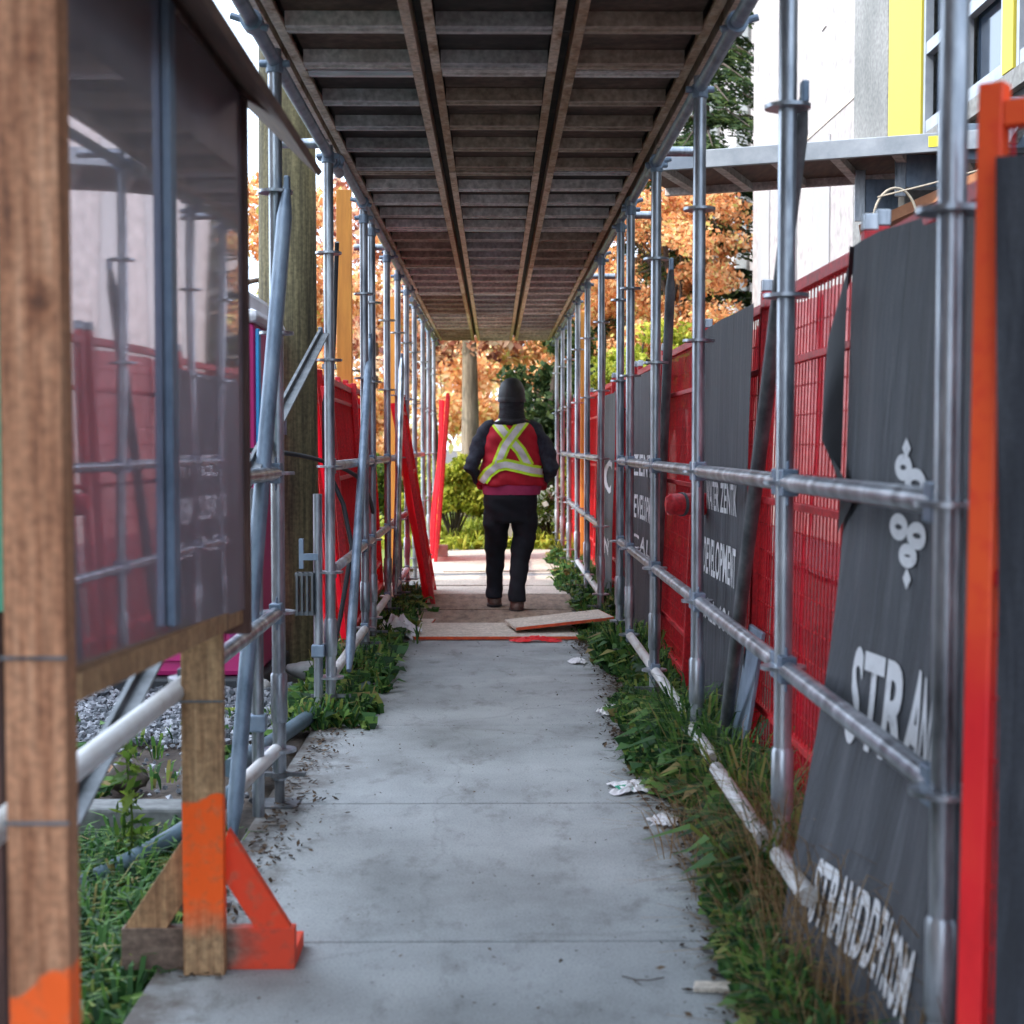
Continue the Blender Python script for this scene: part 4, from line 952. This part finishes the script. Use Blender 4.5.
def fir(name, label, base, h, r, seed, n=14, leaves=260, mat='leaf_fir', z0=1.0):
    rng = np.random.default_rng(seed); t = thing(name, label, 'tree', base); b = V(base)
    MB().path([b, b + V((0, 0, h))], [.2, .03], 12).build('trunk', M['bark_d'], t, True)
    m = MB(); Q = []
    z = z0
    while z < h * .97:
        L = r * (1 - z / h) ** .8 + .2
        for k in range(7):
            a = rng.uniform(0, 6.28); d = np.array([math.cos(a), math.sin(a), -.18]); p0 = np.array(b) + [0, 0, z]
            ln = L * rng.uniform(.7, 1.1)
            mid = p0 + d * ln * .5 + [0, 0, .10]; e = p0 + d * ln + [0, 0, -.12 * ln]
            m.path([V(p0), V(mid), V(e)], [.03, .018, .006], 5)
            nn = int(leaves * ln / 2)
            s = rng.random(nn) ** .8; c = p0 + (mid - p0) * (2 * s[:, None]).clip(0, 1) + (e - mid) * (2 * s[:, None] - 1).clip(0, 1)
            side = np.array([-d[1], d[0], 0]); c += side * (rng.normal(size=(nn, 1)) * .16 * ln * .5) ; c[:, 2] -= np.abs(rng.normal(size=nn)) * .09
            al = d[None, :] * .6 + side[None, :] * rng.choice([-1, 1], nn)[:, None] * .8 + rng.normal(size=(nn, 3)) * .25; al[:, 2] -= .25
            al /= np.linalg.norm(al, axis=1)[:, None]; bb = np.cross(al, rng.normal(size=(nn, 3))); bb /= np.linalg.norm(bb, axis=1)[:, None]
            s_ = (.10 + .08 * rng.random(nn))[:, None]
            Q.append(np.stack([c - al * s_ * .5, c + bb * s_ * .13, c + al * s_ * .5, c - bb * s_ * .13], 1).reshape(-1, 3))
        z += h / n / 2.2
    m.build('limbs', M['bark_d'], t, True); np_mesh('crown', np.concatenate(Q), None, M[mat], t)
    return t
GTR = 'copper-leaved trees beyond the walkway'
tree('copper_tree', 'copper-leaved tree with a straight grey trunk beyond the walkway end', 'tree', (-.42, 24, 0), 7.5, (-.3, 24, 4.7), (2.8, 2.0, 2.3), 80, 13000, .13, 'leaf_copper', tr=.135, clump=.50, seed=2, group=GTR, limbs=16, zmin=2.35)
tree('copper_tree', 'darker slim copper-leaved tree left of the grey-trunked tree', 'tree', (-1.05, 26.5, 0), 7, (-1.3, 26.5, 4.6), (2.0, 1.8, 2.4), 60, 9000, .13, 'leaf_copper', 'bark_d', .12, .5, 3, group=GTR, zmin=2.2)
tree('copper_tree', 'orange-brown tree right behind the walkway exit', 'tree', (1.6, 26, 0), 7, (1.6, 26, 4.2), (2.2, 2, 2.2), 70, 16000, .13, 'leaf_orange', 'bark_d', .11, .5, 4, group=GTR, zmin=1.8)
tree('copper_tree', 'distant low orange tree filling the gap left of the trunks', 'tree', (-3.2, 38, 0), 5, (-3.0, 38, 2.7), (3.6, 2, 2.3), 60, 14000, .17, 'leaf_orange', 'bark_d', .12, .6, 5, group=GTR, zmin=.5)
tree('copper_tree', 'distant orange tree centred behind the walking person', 'tree', (1.2, 40, 0), 5, (1.2, 40, 2.9), (3.2, 2, 2.3), 50, 10000, .17, 'leaf_orange', 'bark_d', .12, .6, 15, group=GTR, zmin=.5)
tree('maple_tree', 'bright orange-leaved tree behind the right fence under the platform', 'tree', (2.7, 21.2, 0), 5.2, (2.35, 21.2, 3.75), (1.45, 1.9, 1.75), 90, 30000, .075, 'leaf_orange', 'bark_d', .08, .36, 6, shell=.35, limbs=16, zmin=1.5)
tree('green_bush_tree', 'small yellow-green tree below the orange leaves behind the fence', 'tree', (1.9, 19.4, 0), 2.8, (2.0, 19.4, 2.15), (.75, 1.0, .75), 40, 8000, .085, 'leaf_lime', 'bark_d', .05, .28, 7, zmin=1.1)
tree('maple_tree', 'orange-leaved tree behind the utility pole on the left', 'tree', (-3.1, 21, 0), 4.8, (-3.2, 21, 3.6), (2.1, 2, 1.55), 46, 10000, .10, 'leaf_orange', 'bark_d', .10, .38, 8, limbs=10, zmin=2.0)
tree('dark_tree', 'dark green tree just behind the person', 'tree', (.75, 22, 0), 3.6, (1.0, 22, 2.0), (.9, .9, 1.2), 50, 11000, .10, 'leaf_fir', 'bark_d', .08, .38, 9, limbs=6)
fir('fir_tree', 'tall green fir tree between the roof deck and the building', (3.1, 22.5, 0), 10, 2.3, 11, leaves=330, z0=2.6)
rng = np.random.default_rng(77)
cs = np.stack([rng.uniform(-22, 24, 260), rng.uniform(50, 62, 260), rng.uniform(.3, 7.5, 260) ** 1.0], 1)
o = np_mesh('far_woods', leaf_cloud(rng, cs, np.full((260, 3), 1.5), 42000, .34), None, M['leaf_far']); tag(o, 'hazy mass of orange and yellow-green trees far behind everything', 'woods', kind='stuff')
# bushes
def bush(name, label, c, r, n, size, mat, seed, clumps=30, extra=None):
    rng = np.random.default_rng(seed); t = thing(name, label, 'bush', (c[0], c[1], 0))
    m = MB(); cs = []
    for k in range(clumps):
        d = rng.normal(size=3); d /= np.linalg.norm(d); d[2] = abs(d[2]) * 1.2 - .25
        cs.append(np.array(c) + d * np.array(r) * rng.uniform(.45, .95))
    for q in cs[:14]: m.path([(c[0], c[1], 0), ((c[0] + q[0]) / 2, (c[1] + q[1]) / 2, q[2] * .6), tuple(q)], [.02, .012, .005], 5)
    m.build('stems', M['bark_d'], t, True)
    rr = np.array([[.22 * rng.uniform(.7, 1.3)] * 3 for _ in cs]) * max(r)
    cs = np.array(cs); cs[:, 2] = np.maximum(cs[:, 2], .08)
    q = leaf_cloud(rng, cs, rr, n, size); q[:, 2] = np.maximum(q[:, 2], .0)
    np_mesh('foliage', q, None, M[mat], t)
    if extra:
        np_mesh('flowers', leaf_cloud(rng, cs, rr * 1.1, extra, .07, .9), None, M['petal'], t)
bush('shrub', 'rounded sunlit yellow-green bush left of the person', (-.55, 20.0, .55), (.75, .7, .75), 12000, .07, 'leaf_lime', 21, 46)
bush('shrub', 'lower green bush beside the yellow-green one', (.05, 21.2, .4), (.6, .6, .5), 6000, .07, 'leaf_green', 22, 30)
bush('shrub', 'white-flowering bush right of the person', (.72, 19.6, .35), (.42, .5, .42), 5000, .06, 'leaf_green', 23, 30, extra=900)
bush('shrub', 'leafy green bush far right at the walkway exit', (1.25, 20.4, .6), (.5, .5, .7), 5000, .07, 'leaf_lime', 24, 30)
bush('shrub', 'dark bush far left of the walkway exit', (-1.9, 20.5, .5), (.8, .7, .7), 7000, .08, 'leaf_green', 25, 36)
m = MB(); m.box(-.82, -.55, 17.4, 17.5, 0, .14); o = m.build('stone_block', M['stone'], None, bevel=.01); tag(o, 'small pale stone block in the grass by the bush', 'stone block')
m = MB(); m.box(.14, .26, 19.1, 19.3, 0, .42); m.box(.12, .28, 19.08, 19.32, .42, .46); o = m.build('stone_pillar', M['stone'], None, bevel=.01); tag(o, 'low grey stone pillar seen between the legs of the person', 'pillar')

def weeds(name, label, pts_fn, n, seed, mat='leaf_weed', h=(.10, .28), w=.010, lean=.5, broad=.3):
    rng = np.random.default_rng(seed); Q = []
    for _ in range(n):
        x, y, z, k = pts_fn(rng)
        nb = rng.integers(4, 8); isb = rng.random() < broad
        for j in range(nb):
            a = rng.uniform(0, 6.28); d = np.array([math.cos(a), math.sin(a), 0]); H = rng.uniform(*h) * k; L = H * rng.uniform(.3, 1.0) * lean * 1.6
            s = np.array([-d[1], d[0], 0]); ww = w * (rng.uniform(2.2, 4.0) if isb else rng.uniform(.5, 1.1)); 
            if isb: H *= .7
            p = np.array([x, y, z]) + rng.normal(size=3) * [.015, .015, 0]
            p0, p1, p2, p3 = p, p + d * L * .25 + [0, 0, H * .5], p + d * L * .65 + [0, 0, H * .9], p + d * L * 1.15 + [0, 0, H * (.92 if not isb else .7)]
            w0, w1, w2 = ww * .35, ww * (1.1 if isb else .9), ww * (1.2 if isb else .6)
            Q.append([p0 - s * w0, p0 + s * w0, p1 + s * w1, p1 - s * w1]); Q.append([p1 - s * w1, p1 + s * w1, p2 + s * w2, p2 - s * w2]); Q.append([p2 - s * w2, p2 + s * w2, p3 + s * .001, p3 - s * .001])
    o = np_mesh(name, np.array(Q).reshape(-1, 3), None, M[mat]); tag(o, label, 'weeds', kind='stuff'); return o
def right_pts(rng):
    y = rng.uniform(2.4, 10.0) if rng.random() < .8 else rng.uniform(10, 17); e = .635 + .05 * math.sin(y * 1.7) + .05 * math.sin(y * 4.1)
    x = e + abs(rng.normal()) * .16 + .0
    if y < 3.75: x = .585 + .085 * rng.random()
    return x, y, -.01, (1.0 if x > e + .1 else .6) * (1 + .35 * math.sin(y * 2.3))
weeds('grass_verge', 'dark green weeds growing along the right side of the path', right_pts, 2700, 31, h=(.07, .21), broad=.45)
def right_tall(rng):
    y = rng.uniform(3.95, 6.4); return .82 + rng.normal() * .06, y, -.01, 1.0
weeds('tall_weeds', 'taller tangled weeds half hiding the low white tubes on the right', right_tall, 240, 37, h=(.18, .36), w=.008, lean=.6, broad=.3)
def right_straw(rng):
    y = rng.uniform(2.6, 5.2); return min(.84 if y > 3.8 else .63, .72 + rng.normal() * .09), y, -.01, (1.0 if y > 3.8 else .6)
weeds('straw', 'tangled brown straw lying among the weeds on the right', right_straw, 110, 38, 'leaf_dry', (.10, .26), .0025, 1.1, 0)
def right_dry(rng):
    y = rng.normal(3.75, .45); return .80 + rng.normal() * .07, y, .0, 1.0
weeds('dry_grass', 'dry straw-coloured grass by the second right post', right_dry, 150, 32, 'leaf_dry', (.18, .42), .0022, .6, 0)
def left_near(rng):
    return rng.uniform(-2.4, -.88), rng.uniform(2.2, 5.05), -.15, 1.0
weeds('grass_patch', 'lush dark grass and weeds under the notice board', left_near, 4200, 33, h=(.08, .22), broad=.5)
def left_mid(rng):
    y = rng.uniform(6.8, 13); return -.76 + rng.normal() * .10 - .04, y, -.01, .8
weeds('grass_verge', 'thin weeds growing along the left side of the path', left_mid, 900, 34, h=(.06, .2), broad=.5)
def left_soil(rng):
    return rng.uniform(-2.3, -.95), rng.uniform(5.4, 7.3), -.02, .6
weeds('weed_tufts', 'sparse weed tufts on the bare soil by the gravel', left_soil, 70, 35, h=(.06, .2), broad=.5)
def far_l(rng):
    return rng.uniform(-3, 1.2) , rng.uniform(18.4, 24), .0, 1.0
weeds('far_grass', 'sunlit grass around the bushes beyond the walkway', far_l, 900, 36, 'leaf_lime', (.08, .25), .014, .5, .3)
# dock plant with tall stem under the board
t = thing('tall_weed', 'tall single weed stalk standing in front of the kerb under the board', 'weed', (-1.18, 4.8, -.12))
m = MB(); m.path([(-1.18, 4.8, -.14), (-1.17, 4.8, .1), (-1.19, 4.79, .36)], [.005, .004, .002], 6); m.build('stem', M['leaf_green'], t, True)
rng = np.random.default_rng(5)
np_mesh('leaves', leaf_cloud(rng, [(-1.18 + .02 * math.sin(k * 3), 4.8, -.05 + .045 * k) for k in range(9)], [[.05, .05, .03]] * 9, 120, .06, .35), None, M['leaf_green'], t)

def flakes(name, label, n, seed, fn, size, mat, flat=True):
    rng = np.random.default_rng(seed); P_ = np.array([fn(rng) for _ in range(n)])
    a = rng.normal(size=(n, 3)); a[:, 2] *= .25 if flat else 1; a /= np.linalg.norm(a, axis=1)[:, None]
    b = np.cross(a, rng.normal(size=(n, 3)) * .2 + [0, 0, 1]); b /= np.linalg.norm(b, axis=1)[:, None]
    s = (size * (.35 + 1.2 * rng.random(n) ** 2))[:, None]
    q = np.stack([P_ - a * s, P_ + b * s * .5, P_ + a * s, P_ - b * s * .5], 1).reshape(-1, 3)
    o = np_mesh(name, q, None, M[mat]); tag(o, label, 'debris', kind='stuff')
def fl_r(rng):
    y = rng.uniform(2.6, 10); return .62 + .05 * math.sin(y * 1.7) - abs(rng.normal()) * .07 + .05, y, .006 + .008 * rng.random()
flakes('leaf_litter', 'brown leaf litter along the right edge of the path', 5200, 41, fl_r, .013, 'litter')
def fl_l(rng):
    y = rng.uniform(3.6, 11); return -.80 + abs(rng.normal()) * .09, y, .006 + .006 * rng.random()
flakes('leaf_litter', 'brown leaf litter along the left edge of the path', 2200, 42, fl_l, .012, 'litter')
def fl_m(rng): return rng.uniform(-.75, .65), rng.uniform(3.2, 15), .004
flakes('grit', 'scattered grit and crumbs over the path', 1800, 43, fl_m, .0055, 'litter')

def stones(name, label, n, seed, fn, size):
    rng = np.random.default_rng(seed); Q = []
    base = np.array([(1, 0, 0), (-1, 0, 0), (0, 1, 0), (0, -1, 0), (0, 0, 1), (0, 0, -1)], float)
    F = np.array([(0, 2, 4), (2, 1, 4), (1, 3, 4), (3, 0, 4), (2, 0, 5), (1, 2, 5), (3, 1, 5), (0, 3, 5)])
    me = bpy.data.meshes.new(name); VV = []; FF = []
    for i in range(n):
        p = np.array(fn(rng)); s = size * rng.uniform(.5, 1.4); A = np.linalg.qr(rng.normal(size=(3, 3)))[0]
        b = (base * rng.uniform(.6, 1.2, size=(6, 1)) * s) @ A.T; b[:, 2] *= .8; VV.append(b + p); FF.append(F + 6 * i)
    me.from_pydata(np.concatenate(VV).tolist(), [], np.concatenate(FF).tolist()); me.materials.append(M['gravel'])
    o = bpy.data.objects.new(name, me); COL.objects.link(o); tag(o, label, 'gravel', kind='stuff')
def gv(rng):
    y = 6.55 + 1.3 * rng.random() ** .8; return rng.uniform(-2.9, -.98), y, -.01 + .05 * max(0, (y - 6.5)) * rng.random()
stones('gravel', 'blue-grey gravel spread in front of the magenta toilet', 6500, 51, gv, .020)
def gv2(rng): return rng.uniform(-2.9, -.9), rng.uniform(5.35, 6.7), -.025
stones('loose_stones', 'loose stones scattered over the bare soil by the kerb', 420, 52, gv2, .014)

# ------------------------------------------------------------------ person
PXo, PYo = .13, 11.7
def ering(c, rx, ry, n=28, tilt=(0, 0), sq=2.0):
    out = []
    for k in range(n):
        a = 2 * math.pi * k / n; ca, sa = math.cos(a), math.sin(a)
        x = rx * math.copysign(abs(ca) ** (2 / sq), ca); y = ry * math.copysign(abs(sa) ** (2 / sq), sa)
        out.append(V((c[0] + x, c[1] + y, c[2] + tilt[0] * x + tilt[1] * y)))
    return out
def torso(m, rings, n=28, sq=2.3): m.loft([ering(c, rx, ry, n, sq=sq) for c, rx, ry in rings])
def fused(m, name, mat, parent, voxel=.012, smooth=6, disp=0, label=None):
    o = m.build(name, mat, parent, True)
    rm = o.modifiers.new('r', 'REMESH'); rm.mode = 'VOXEL'; rm.voxel_size = voxel
    sm = o.modifiers.new('s', 'SMOOTH'); sm.iterations = smooth; sm.factor = .5
    bpy.context.view_layer.update()
    me = bpy.data.meshes.new_from_object(o.evaluated_get(bpy.context.evaluated_depsgraph_get()))
    o.modifiers.clear(); o.data = me; me.polygons.foreach_set('use_smooth', [True] * len(me.polygons))
    if disp:
        rnd = random.Random(name); ph = [rnd.uniform(0, 6) for _ in range(5)]
        me.update()
        nr = [v.normal.copy() for v in me.vertices]
        for v, nn in zip(me.vertices, nr):
            x, y, z = v.co
            v.co += nn * disp * (math.sin(z * 34 + 14 * math.sin(x * 6 + ph[0]) * .4 + ph[1]) * .6 + math.sin(z * 71 + x * 32 + ph[2]) * .35 + math.sin(x * 45 + y * 38 + ph[3]) * .25)
    me.name = name
    return o
def build_person():
    bx, by = PXo, PYo
    t = thing('person', 'person in a red high-visibility vest and dark hood walking away down the path', 'person', (bx, by, 0))
    def q(x, y, z): return V((bx + x, by + y, z))
    # ---- body: one continuous figure
    m = MB()
    torso(m, [(q(0, 0, .78), .15, .10), (q(0, 0, .90), .165, .115), (q(0, 0, 1.05), .15, .105), (q(0, 0, 1.25), .165, .11), (q(0, 0, 1.38), .175, .10), (q(0, 0, 1.46), .12, .08), (q(0, 0, 1.50), .07, .06)])
    m.path([q(0, -.005, 1.44), q(0, .0, 1.52), q(0, .015, 1.60)], [.062, .055, .055], 16)
    torso(m, [(q(0, .03, 1.545), .04, .05), (q(0, .02, 1.575), .062, .08), (q(0, .012, 1.63), .074, .095), (q(0, .01, 1.69), .077, .098), (q(0, .005, 1.75), .065, .082), (q(0, 0, 1.785), .03, .04)], 24, 2)
    m.path([q(0, .10, 1.68), q(0, .122, 1.645), q(0, .10, 1.635)], [.009, .014, .010], 8)
    m.path([q(-.02, .100, 1.602), q(.02, .100, 1.602)], .008, 8); m.path([q(-.02, .098, 1.592), q(.02, .098, 1.592)], .008, 8)
    for s in (-1, 1):
        m.path([q(s * .078, .005, 1.69), q(s * .086, .0, 1.66), q(s * .078, .01, 1.63)], [.010, .015, .008], 8)
        m.path([q(s * .032, .090, 1.675), q(s * .032, .098, 1.675)], .013, 8)
        sh, el, wr = q(s * .180, 0, 1.41), q(s * .310, -.068, 1.125), q(s * .222, .135, .998)
        m.path([q(s * .12, 0, 1.43), sh, sh.lerp(el, .5), el, el.lerp(wr, .4), wr], [.050, .046, .040, .034, .032, .024], 16)
        hc = q(s * .165, .185, .955); m.path([wr, wr.lerp(hc, .5), hc], [.026, .034, .036], 12)
        for k in range(4):
            f0 = hc + V((s * (.018 - .014 * k), .0, .018 - .014 * k)); ln = (.07, .078, .074, .058)[k]
            m.path([f0, f0 + V((-s * ln * .45, .022, -.012)), f0 + V((-s * ln * .8, .012, -.030)), f0 + V((-s * ln, -.006, -.040))], [.0095, .009, .0085, .007], 8)
        m.path([wr + V((0, .01, .012)), hc + V((-s * .02, -.005, .032)), hc + V((-s * .045, -.01, .036))], [.012, .011, .009], 8)
    feet = {-1: (-.135, .22), 1: (.040, -.05)}
    for s in (-1, 1):
        fx, fy = feet[s]; cx = -.03
        hip, kn, an = q(cx + s * .10, 0, .86), q(-.01 + (s * .11 * .5 + (fx + .01) * .5), .02 + fy * .5, .46), q(fx, fy - .03, .09)
        m.path([q(cx + s * .07, 0, .92), hip, hip.lerp(kn, .5), kn, kn.lerp(an, .35), an], [.08, .075, .056, .034, .028, .022], 16)
        m.path([an + V((0, -.02, -.04)), q(fx, fy + .06, .04), q(fx + s * .01, fy + .15, .03)], [.026, .026, .020], 12)
    fused(m, 'body', M['skin'], t, .008, 3)
    # ---- boots
    for s in (-1, 1):
        fx, fy = feet[s]; lift = .012 if s < 0 else 0
        m = MB(); m.path([q(fx, fy - .035, .15 + lift), q(fx, fy - .035, .10 + lift), q(fx, fy - .025, .055 + lift)], [.048, .052, .060], 18)
        m.loft([ering(q(fx, fy + .035, .018 + lift), .055, .135, 22), ering(q(fx, fy + .035, .05 + lift), .058, .138, 22), ering(q(fx, fy + .02, .09 + lift), .05, .11, 22), ering(q(fx, fy, .115 + lift), .04, .07, 22)])
        b = fused(m, 'boot', M['boot'], t, .010, 3)
        m = MB(); m.loft([ering(q(fx, fy + .035, .0 + lift), .060, .142, 24), ering(q(fx, fy + .035, .022 + lift), .062, .145, 24)]); so = m.build('sole', M['black'], b, True)
    # ---- trousers
    m = MB(); cx = -.01
    torso(m, [(q(cx, 0, .70), .185, .13), (q(cx, -.005, .78), .200, .14), (q(cx, -.01, .88), .210, .155), (q(cx, -.005, .97), .20, .145), (q(cx, 0, 1.02), .19, .135)], 28, 2.3)
    for s in (-1, 1):
        fx, fy = feet[s]
        p = [q(cx + s * .11, 0, .84), q(cx + s * .112, .0, .70), q(cx + s * .11, .02 + fy * .2, .58), q(cx + (s * .11 * .5 + (fx - cx) * .5), .02 + fy * .5, .45), q(cx + (s * .11 * .22 + (fx - cx) * .78), fy * .8 - .01, .29), q(fx, fy - .035, .18), q(fx, fy - .038, .085)]
        m.path(p, [.100, .104, .094, .081, .070, .066, .070], 22)
    fused(m, 'trousers', M['trouser'], t, .010, 4, .0055)
    # ---- jacket (sleeves, hem) 
    m = MB(); torso(m, [(q(0, 0, .965), .225, .150), (q(0, 0, 1.02), .225, .150), (q(0, 0, 1.15), .205, .135), (q(0, 0, 1.32), .195, .125), (q(0, 0, 1.42), .18, .11), (q(0, 0, 1.49), .11, .085), (q(0, 0, 1.53), .085, .075)])
    for s in (-1, 1):
        sh, el, wr = q(s * .185, 0, 1.415), q(s * .312 , -.07, 1.12), q(s * .225, .135, 1.0)
        m.path([q(s * .12, 0, 1.45), sh, sh.lerp(el, .45) + V((s * .018, 0, 0)), el, el.lerp(wr, .45), wr], [.062, .070, .066, .060, .054, .042], 20)
    fused(m, 'jacket', M['navy'], t, .010, 4, .011)
    m = MB(); m.loft([ering(q(0, -.002, .915), .222, .160, 40, sq=2.3), ering(q(0, -.002, .97), .232, .164, 40, sq=2.3), ering(q(0, -.002, 1.0), .23, .16, 40, sq=2.3)], cap=False); m.build('shirt_hem', M['shirt'], t, True)
    # ---- vest
    m = MB(); torso(m, [(q(0, .0, .985), .262, .178), (q(.0, .0, 1.03), .262, .176), (q(0, 0, 1.12), .245, .165), (q(0, 0, 1.25), .222, .15), (q(0, 0, 1.36), .212, .138), (q(0, 0, 1.43), .195, .12), (q(0, 0, 1.475), .15, .102), (q(0, 0, 1.515), .095, .085)], 40, 2.5)
    for s in (-1, 1): m.path([q(s * .235, .03, .95), q(s * .24, .05, 1.05)], [.035, .04], 12)
    vest = fused(m, 'vest', M['vest'], t, .009, 4, .008)
    bpy.context.view_layer.update()
    me = vest.data; off = WL[t]
    bvh = BVHTree.FromPolygons([v.co + off for v in me.vertices], [tuple(p.vertices) for p in me.polygons])
    def strip(pts, wd, mat, eps, name, par):
        m = MB(); K = 40; pts = [V((bx + a, 0, b)) for a, b in pts]; Ls = [(pts[i + 1] - pts[i]).length for i in range(len(pts) - 1)]; T = sum(Ls); rows = []
        for i in range(K + 1):
            d = T * i / K; j = 0
            while j < len(Ls) - 1 and d > Ls[j]: d -= Ls[j]; j += 1
            c = pts[j].lerp(pts[j + 1], min(1, d / Ls[j])); tt = (pts[j + 1] - pts[j]).normalized(); nn = V((-tt.z, 0, tt.x)); row = []
            for k in range(5):
                p = c + nn * wd * (k / 4 - .5); hit = bvh.ray_cast(V((p.x, by - 1, p.z)), V((0, 1, 0)))
                row.append(hit[0] + V((0, -eps, 0)) if hit[0] is not None else None)
            rows.append(row)
        for i in range(K):
            for k in range(4):
                qd = [rows[i][k], rows[i][k + 1], rows[i + 1][k + 1], rows[i + 1][k]]
                if all(x is not None for x in qd): m.quad(*qd)
        return m.build(name, mat, par, True)
    def s2(px, py): return ((px - 512) / 128, 1.3 - (py - 445) / 128)
    for k, (path, e) in enumerate((([s2(494, 419), s2(504, 432), s2(520, 450), s2(529, 466)], .004), ([s2(527, 417), s2(517, 430), s2(505, 446), s2(497, 466)], .010),
                       ([s2(482, 482), s2(488, 473), s2(497, 466), s2(506, 464), s2(520, 467), s2(532, 470), s2(546, 472)], .014))):
        a = strip(path, .088, M['lime_tape'], e, 'lime_tape', vest)
        b = strip(path, .047, M['silver'], e + .003, 'reflective_tape', vest)
    # ---- hood and cap
    m = MB(); torso(m, [(q(0, .0, 1.44), .14, .11), (q(0, -.005, 1.49), .112, .108), (q(0, -.005, 1.55), .098, .110), (q(0, 0, 1.62), .096, .116), (q(0, 0, 1.70), .097, .114), (q(0, 0, 1.75), .090, .104), (q(0, -.0, 1.79), .07, .08), (q(0, 0, 1.812), .02, .03)], 28, 2.1)
    for z, d_ in ((1.515, .03), (1.60, -.02)): m.path([q(-.092, -.03, z + d_), q(-.06, -.088, z + d_ * .6), q(0, -.106, z - .004), q(.06, -.088, z - d_ * .5), q(.092, -.03, z - d_)], .012, 10)
    m.path([q(-.15, -.02, 1.455), q(-.08, -.095, 1.475), q(0, -.115, 1.47), q(.08, -.095, 1.48), q(.15, -.02, 1.46)], .022, 10)
    fused(m, 'hood', M['hood'], t, .008, 4, .002)
    m = MB(); m.loft([ering(q(0, 0, 1.655), .104, .122, 36), ering(q(0, 0, 1.685), .105, .123, 36), ering(q(0, 0, 1.74), .099, .114, 36), ering(q(0, 0, 1.785), .079, .090, 36), ering(q(0, 0, 1.812), .05, .055, 36), ering(q(0, 0, 1.824), .012, .012, 36)]); m.build('cap', M['cap'], t, True)
    m = MB(); m.loft([ering(q(0, 0, 1.632), .106, .124, 36), ering(q(0, 0, 1.652), .1085, .1265, 36), ering(q(0, 0, 1.668), .105, .1235, 36)]); m.build('cap_band', M['black'], t, True)
    return t
build_person()

# ------------------------------------------------------------------ world, sun, camera
SUN_EL = 44; sun_dir = V((-math.cos(R(SUN_EL)) * .93, -math.cos(R(SUN_EL)) * .37, math.sin(R(SUN_EL)))).normalized()   # towards the sun
w = bpy.data.worlds.new('World'); scn.world = w; w.use_nodes = True; nt = w.node_tree
bg = nt.nodes['Background']; sky = nt.nodes.new('ShaderNodeTexSky'); sky.sky_type = 'NISHITA'; sky.sun_disc = False
sky.sun_elevation = math.asin(sun_dir.z); sky.sun_rotation = math.atan2(sun_dir.x, sun_dir.y)
sky.air_density = 1.0; sky.dust_density = 4.0; sky.ozone_density = 1.0
hz = nt.nodes.new('ShaderNodeMixRGB'); hz.blend_type = 'ADD'; hz.inputs[0].default_value = 1; hz.inputs[2].default_value = (9.6, 13.6, 19.0, 1)   # bright thin cloud over the blue
tc = nt.nodes.new('ShaderNodeTexCoord'); dp = nt.nodes.new('ShaderNodeVectorMath'); dp.operation = 'DOT_PRODUCT'
dp.inputs[1].default_value = V((-.86, .12, .45)).normalized()
nt.links.new(tc.outputs['Generated'], dp.inputs[0])
gr = nt.nodes.new('ShaderNodeMapRange'); gr.interpolation_type = 'SMOOTHSTEP'; gr.inputs['From Min'].default_value = -.5; gr.inputs['From Max'].default_value = 1.0
gr.inputs['To Min'].default_value = .62; gr.inputs['To Max'].default_value = 2.15; nt.links.new(dp.outputs['Value'], gr.inputs[0])
hc = nt.nodes.new('ShaderNodeVectorMath'); hc.operation = 'SCALE'; hc.inputs[0].default_value = (11.2, 13.4, 16.4); nt.links.new(gr.outputs[0], hc.inputs['Scale'])
nt.links.new(hc.outputs[0], hz.inputs[2])
nt.links.new(sky.outputs[0], hz.inputs[1]); nt.links.new(hz.outputs[0], bg.inputs[0]); bg.inputs[1].default_value = .15
sl = bpy.data.lights.new('sun', 'SUN'); sl.energy = 5; sl.angle = R(.6); sl.color = (1, .90, .78)
so = bpy.data.objects.new('sun', sl); COL.objects.link(so); so.rotation_euler = (-sun_dir).to_track_quat('-Z', 'Y').to_euler(); so.location = (-20, -10, 30)

cam = bpy.data.cameras.new('camera'); co = bpy.data.objects.new('camera', cam); COL.objects.link(co)
co.location = (0, 0, 1.3); co.rotation_euler = (R(90) - math.atan(67 / 1500), 0, -math.atan(17 / 1500))
cam.sensor_width = 36; cam.lens = 36 * 1500 / 1024; cam.clip_end = 2000; cam.clip_start = .05
cam.dof.use_dof = True; cam.dof.focus_distance = 8.0; cam.dof.aperture_fstop = 3.9
scn.camera = co
scn.view_settings.view_transform = 'Standard'; scn.view_settings.look = 'None'; scn.view_settings.exposure = 0
scn.cycles.use_denoising = True
scn.cycles.transparent_max_bounces = 16
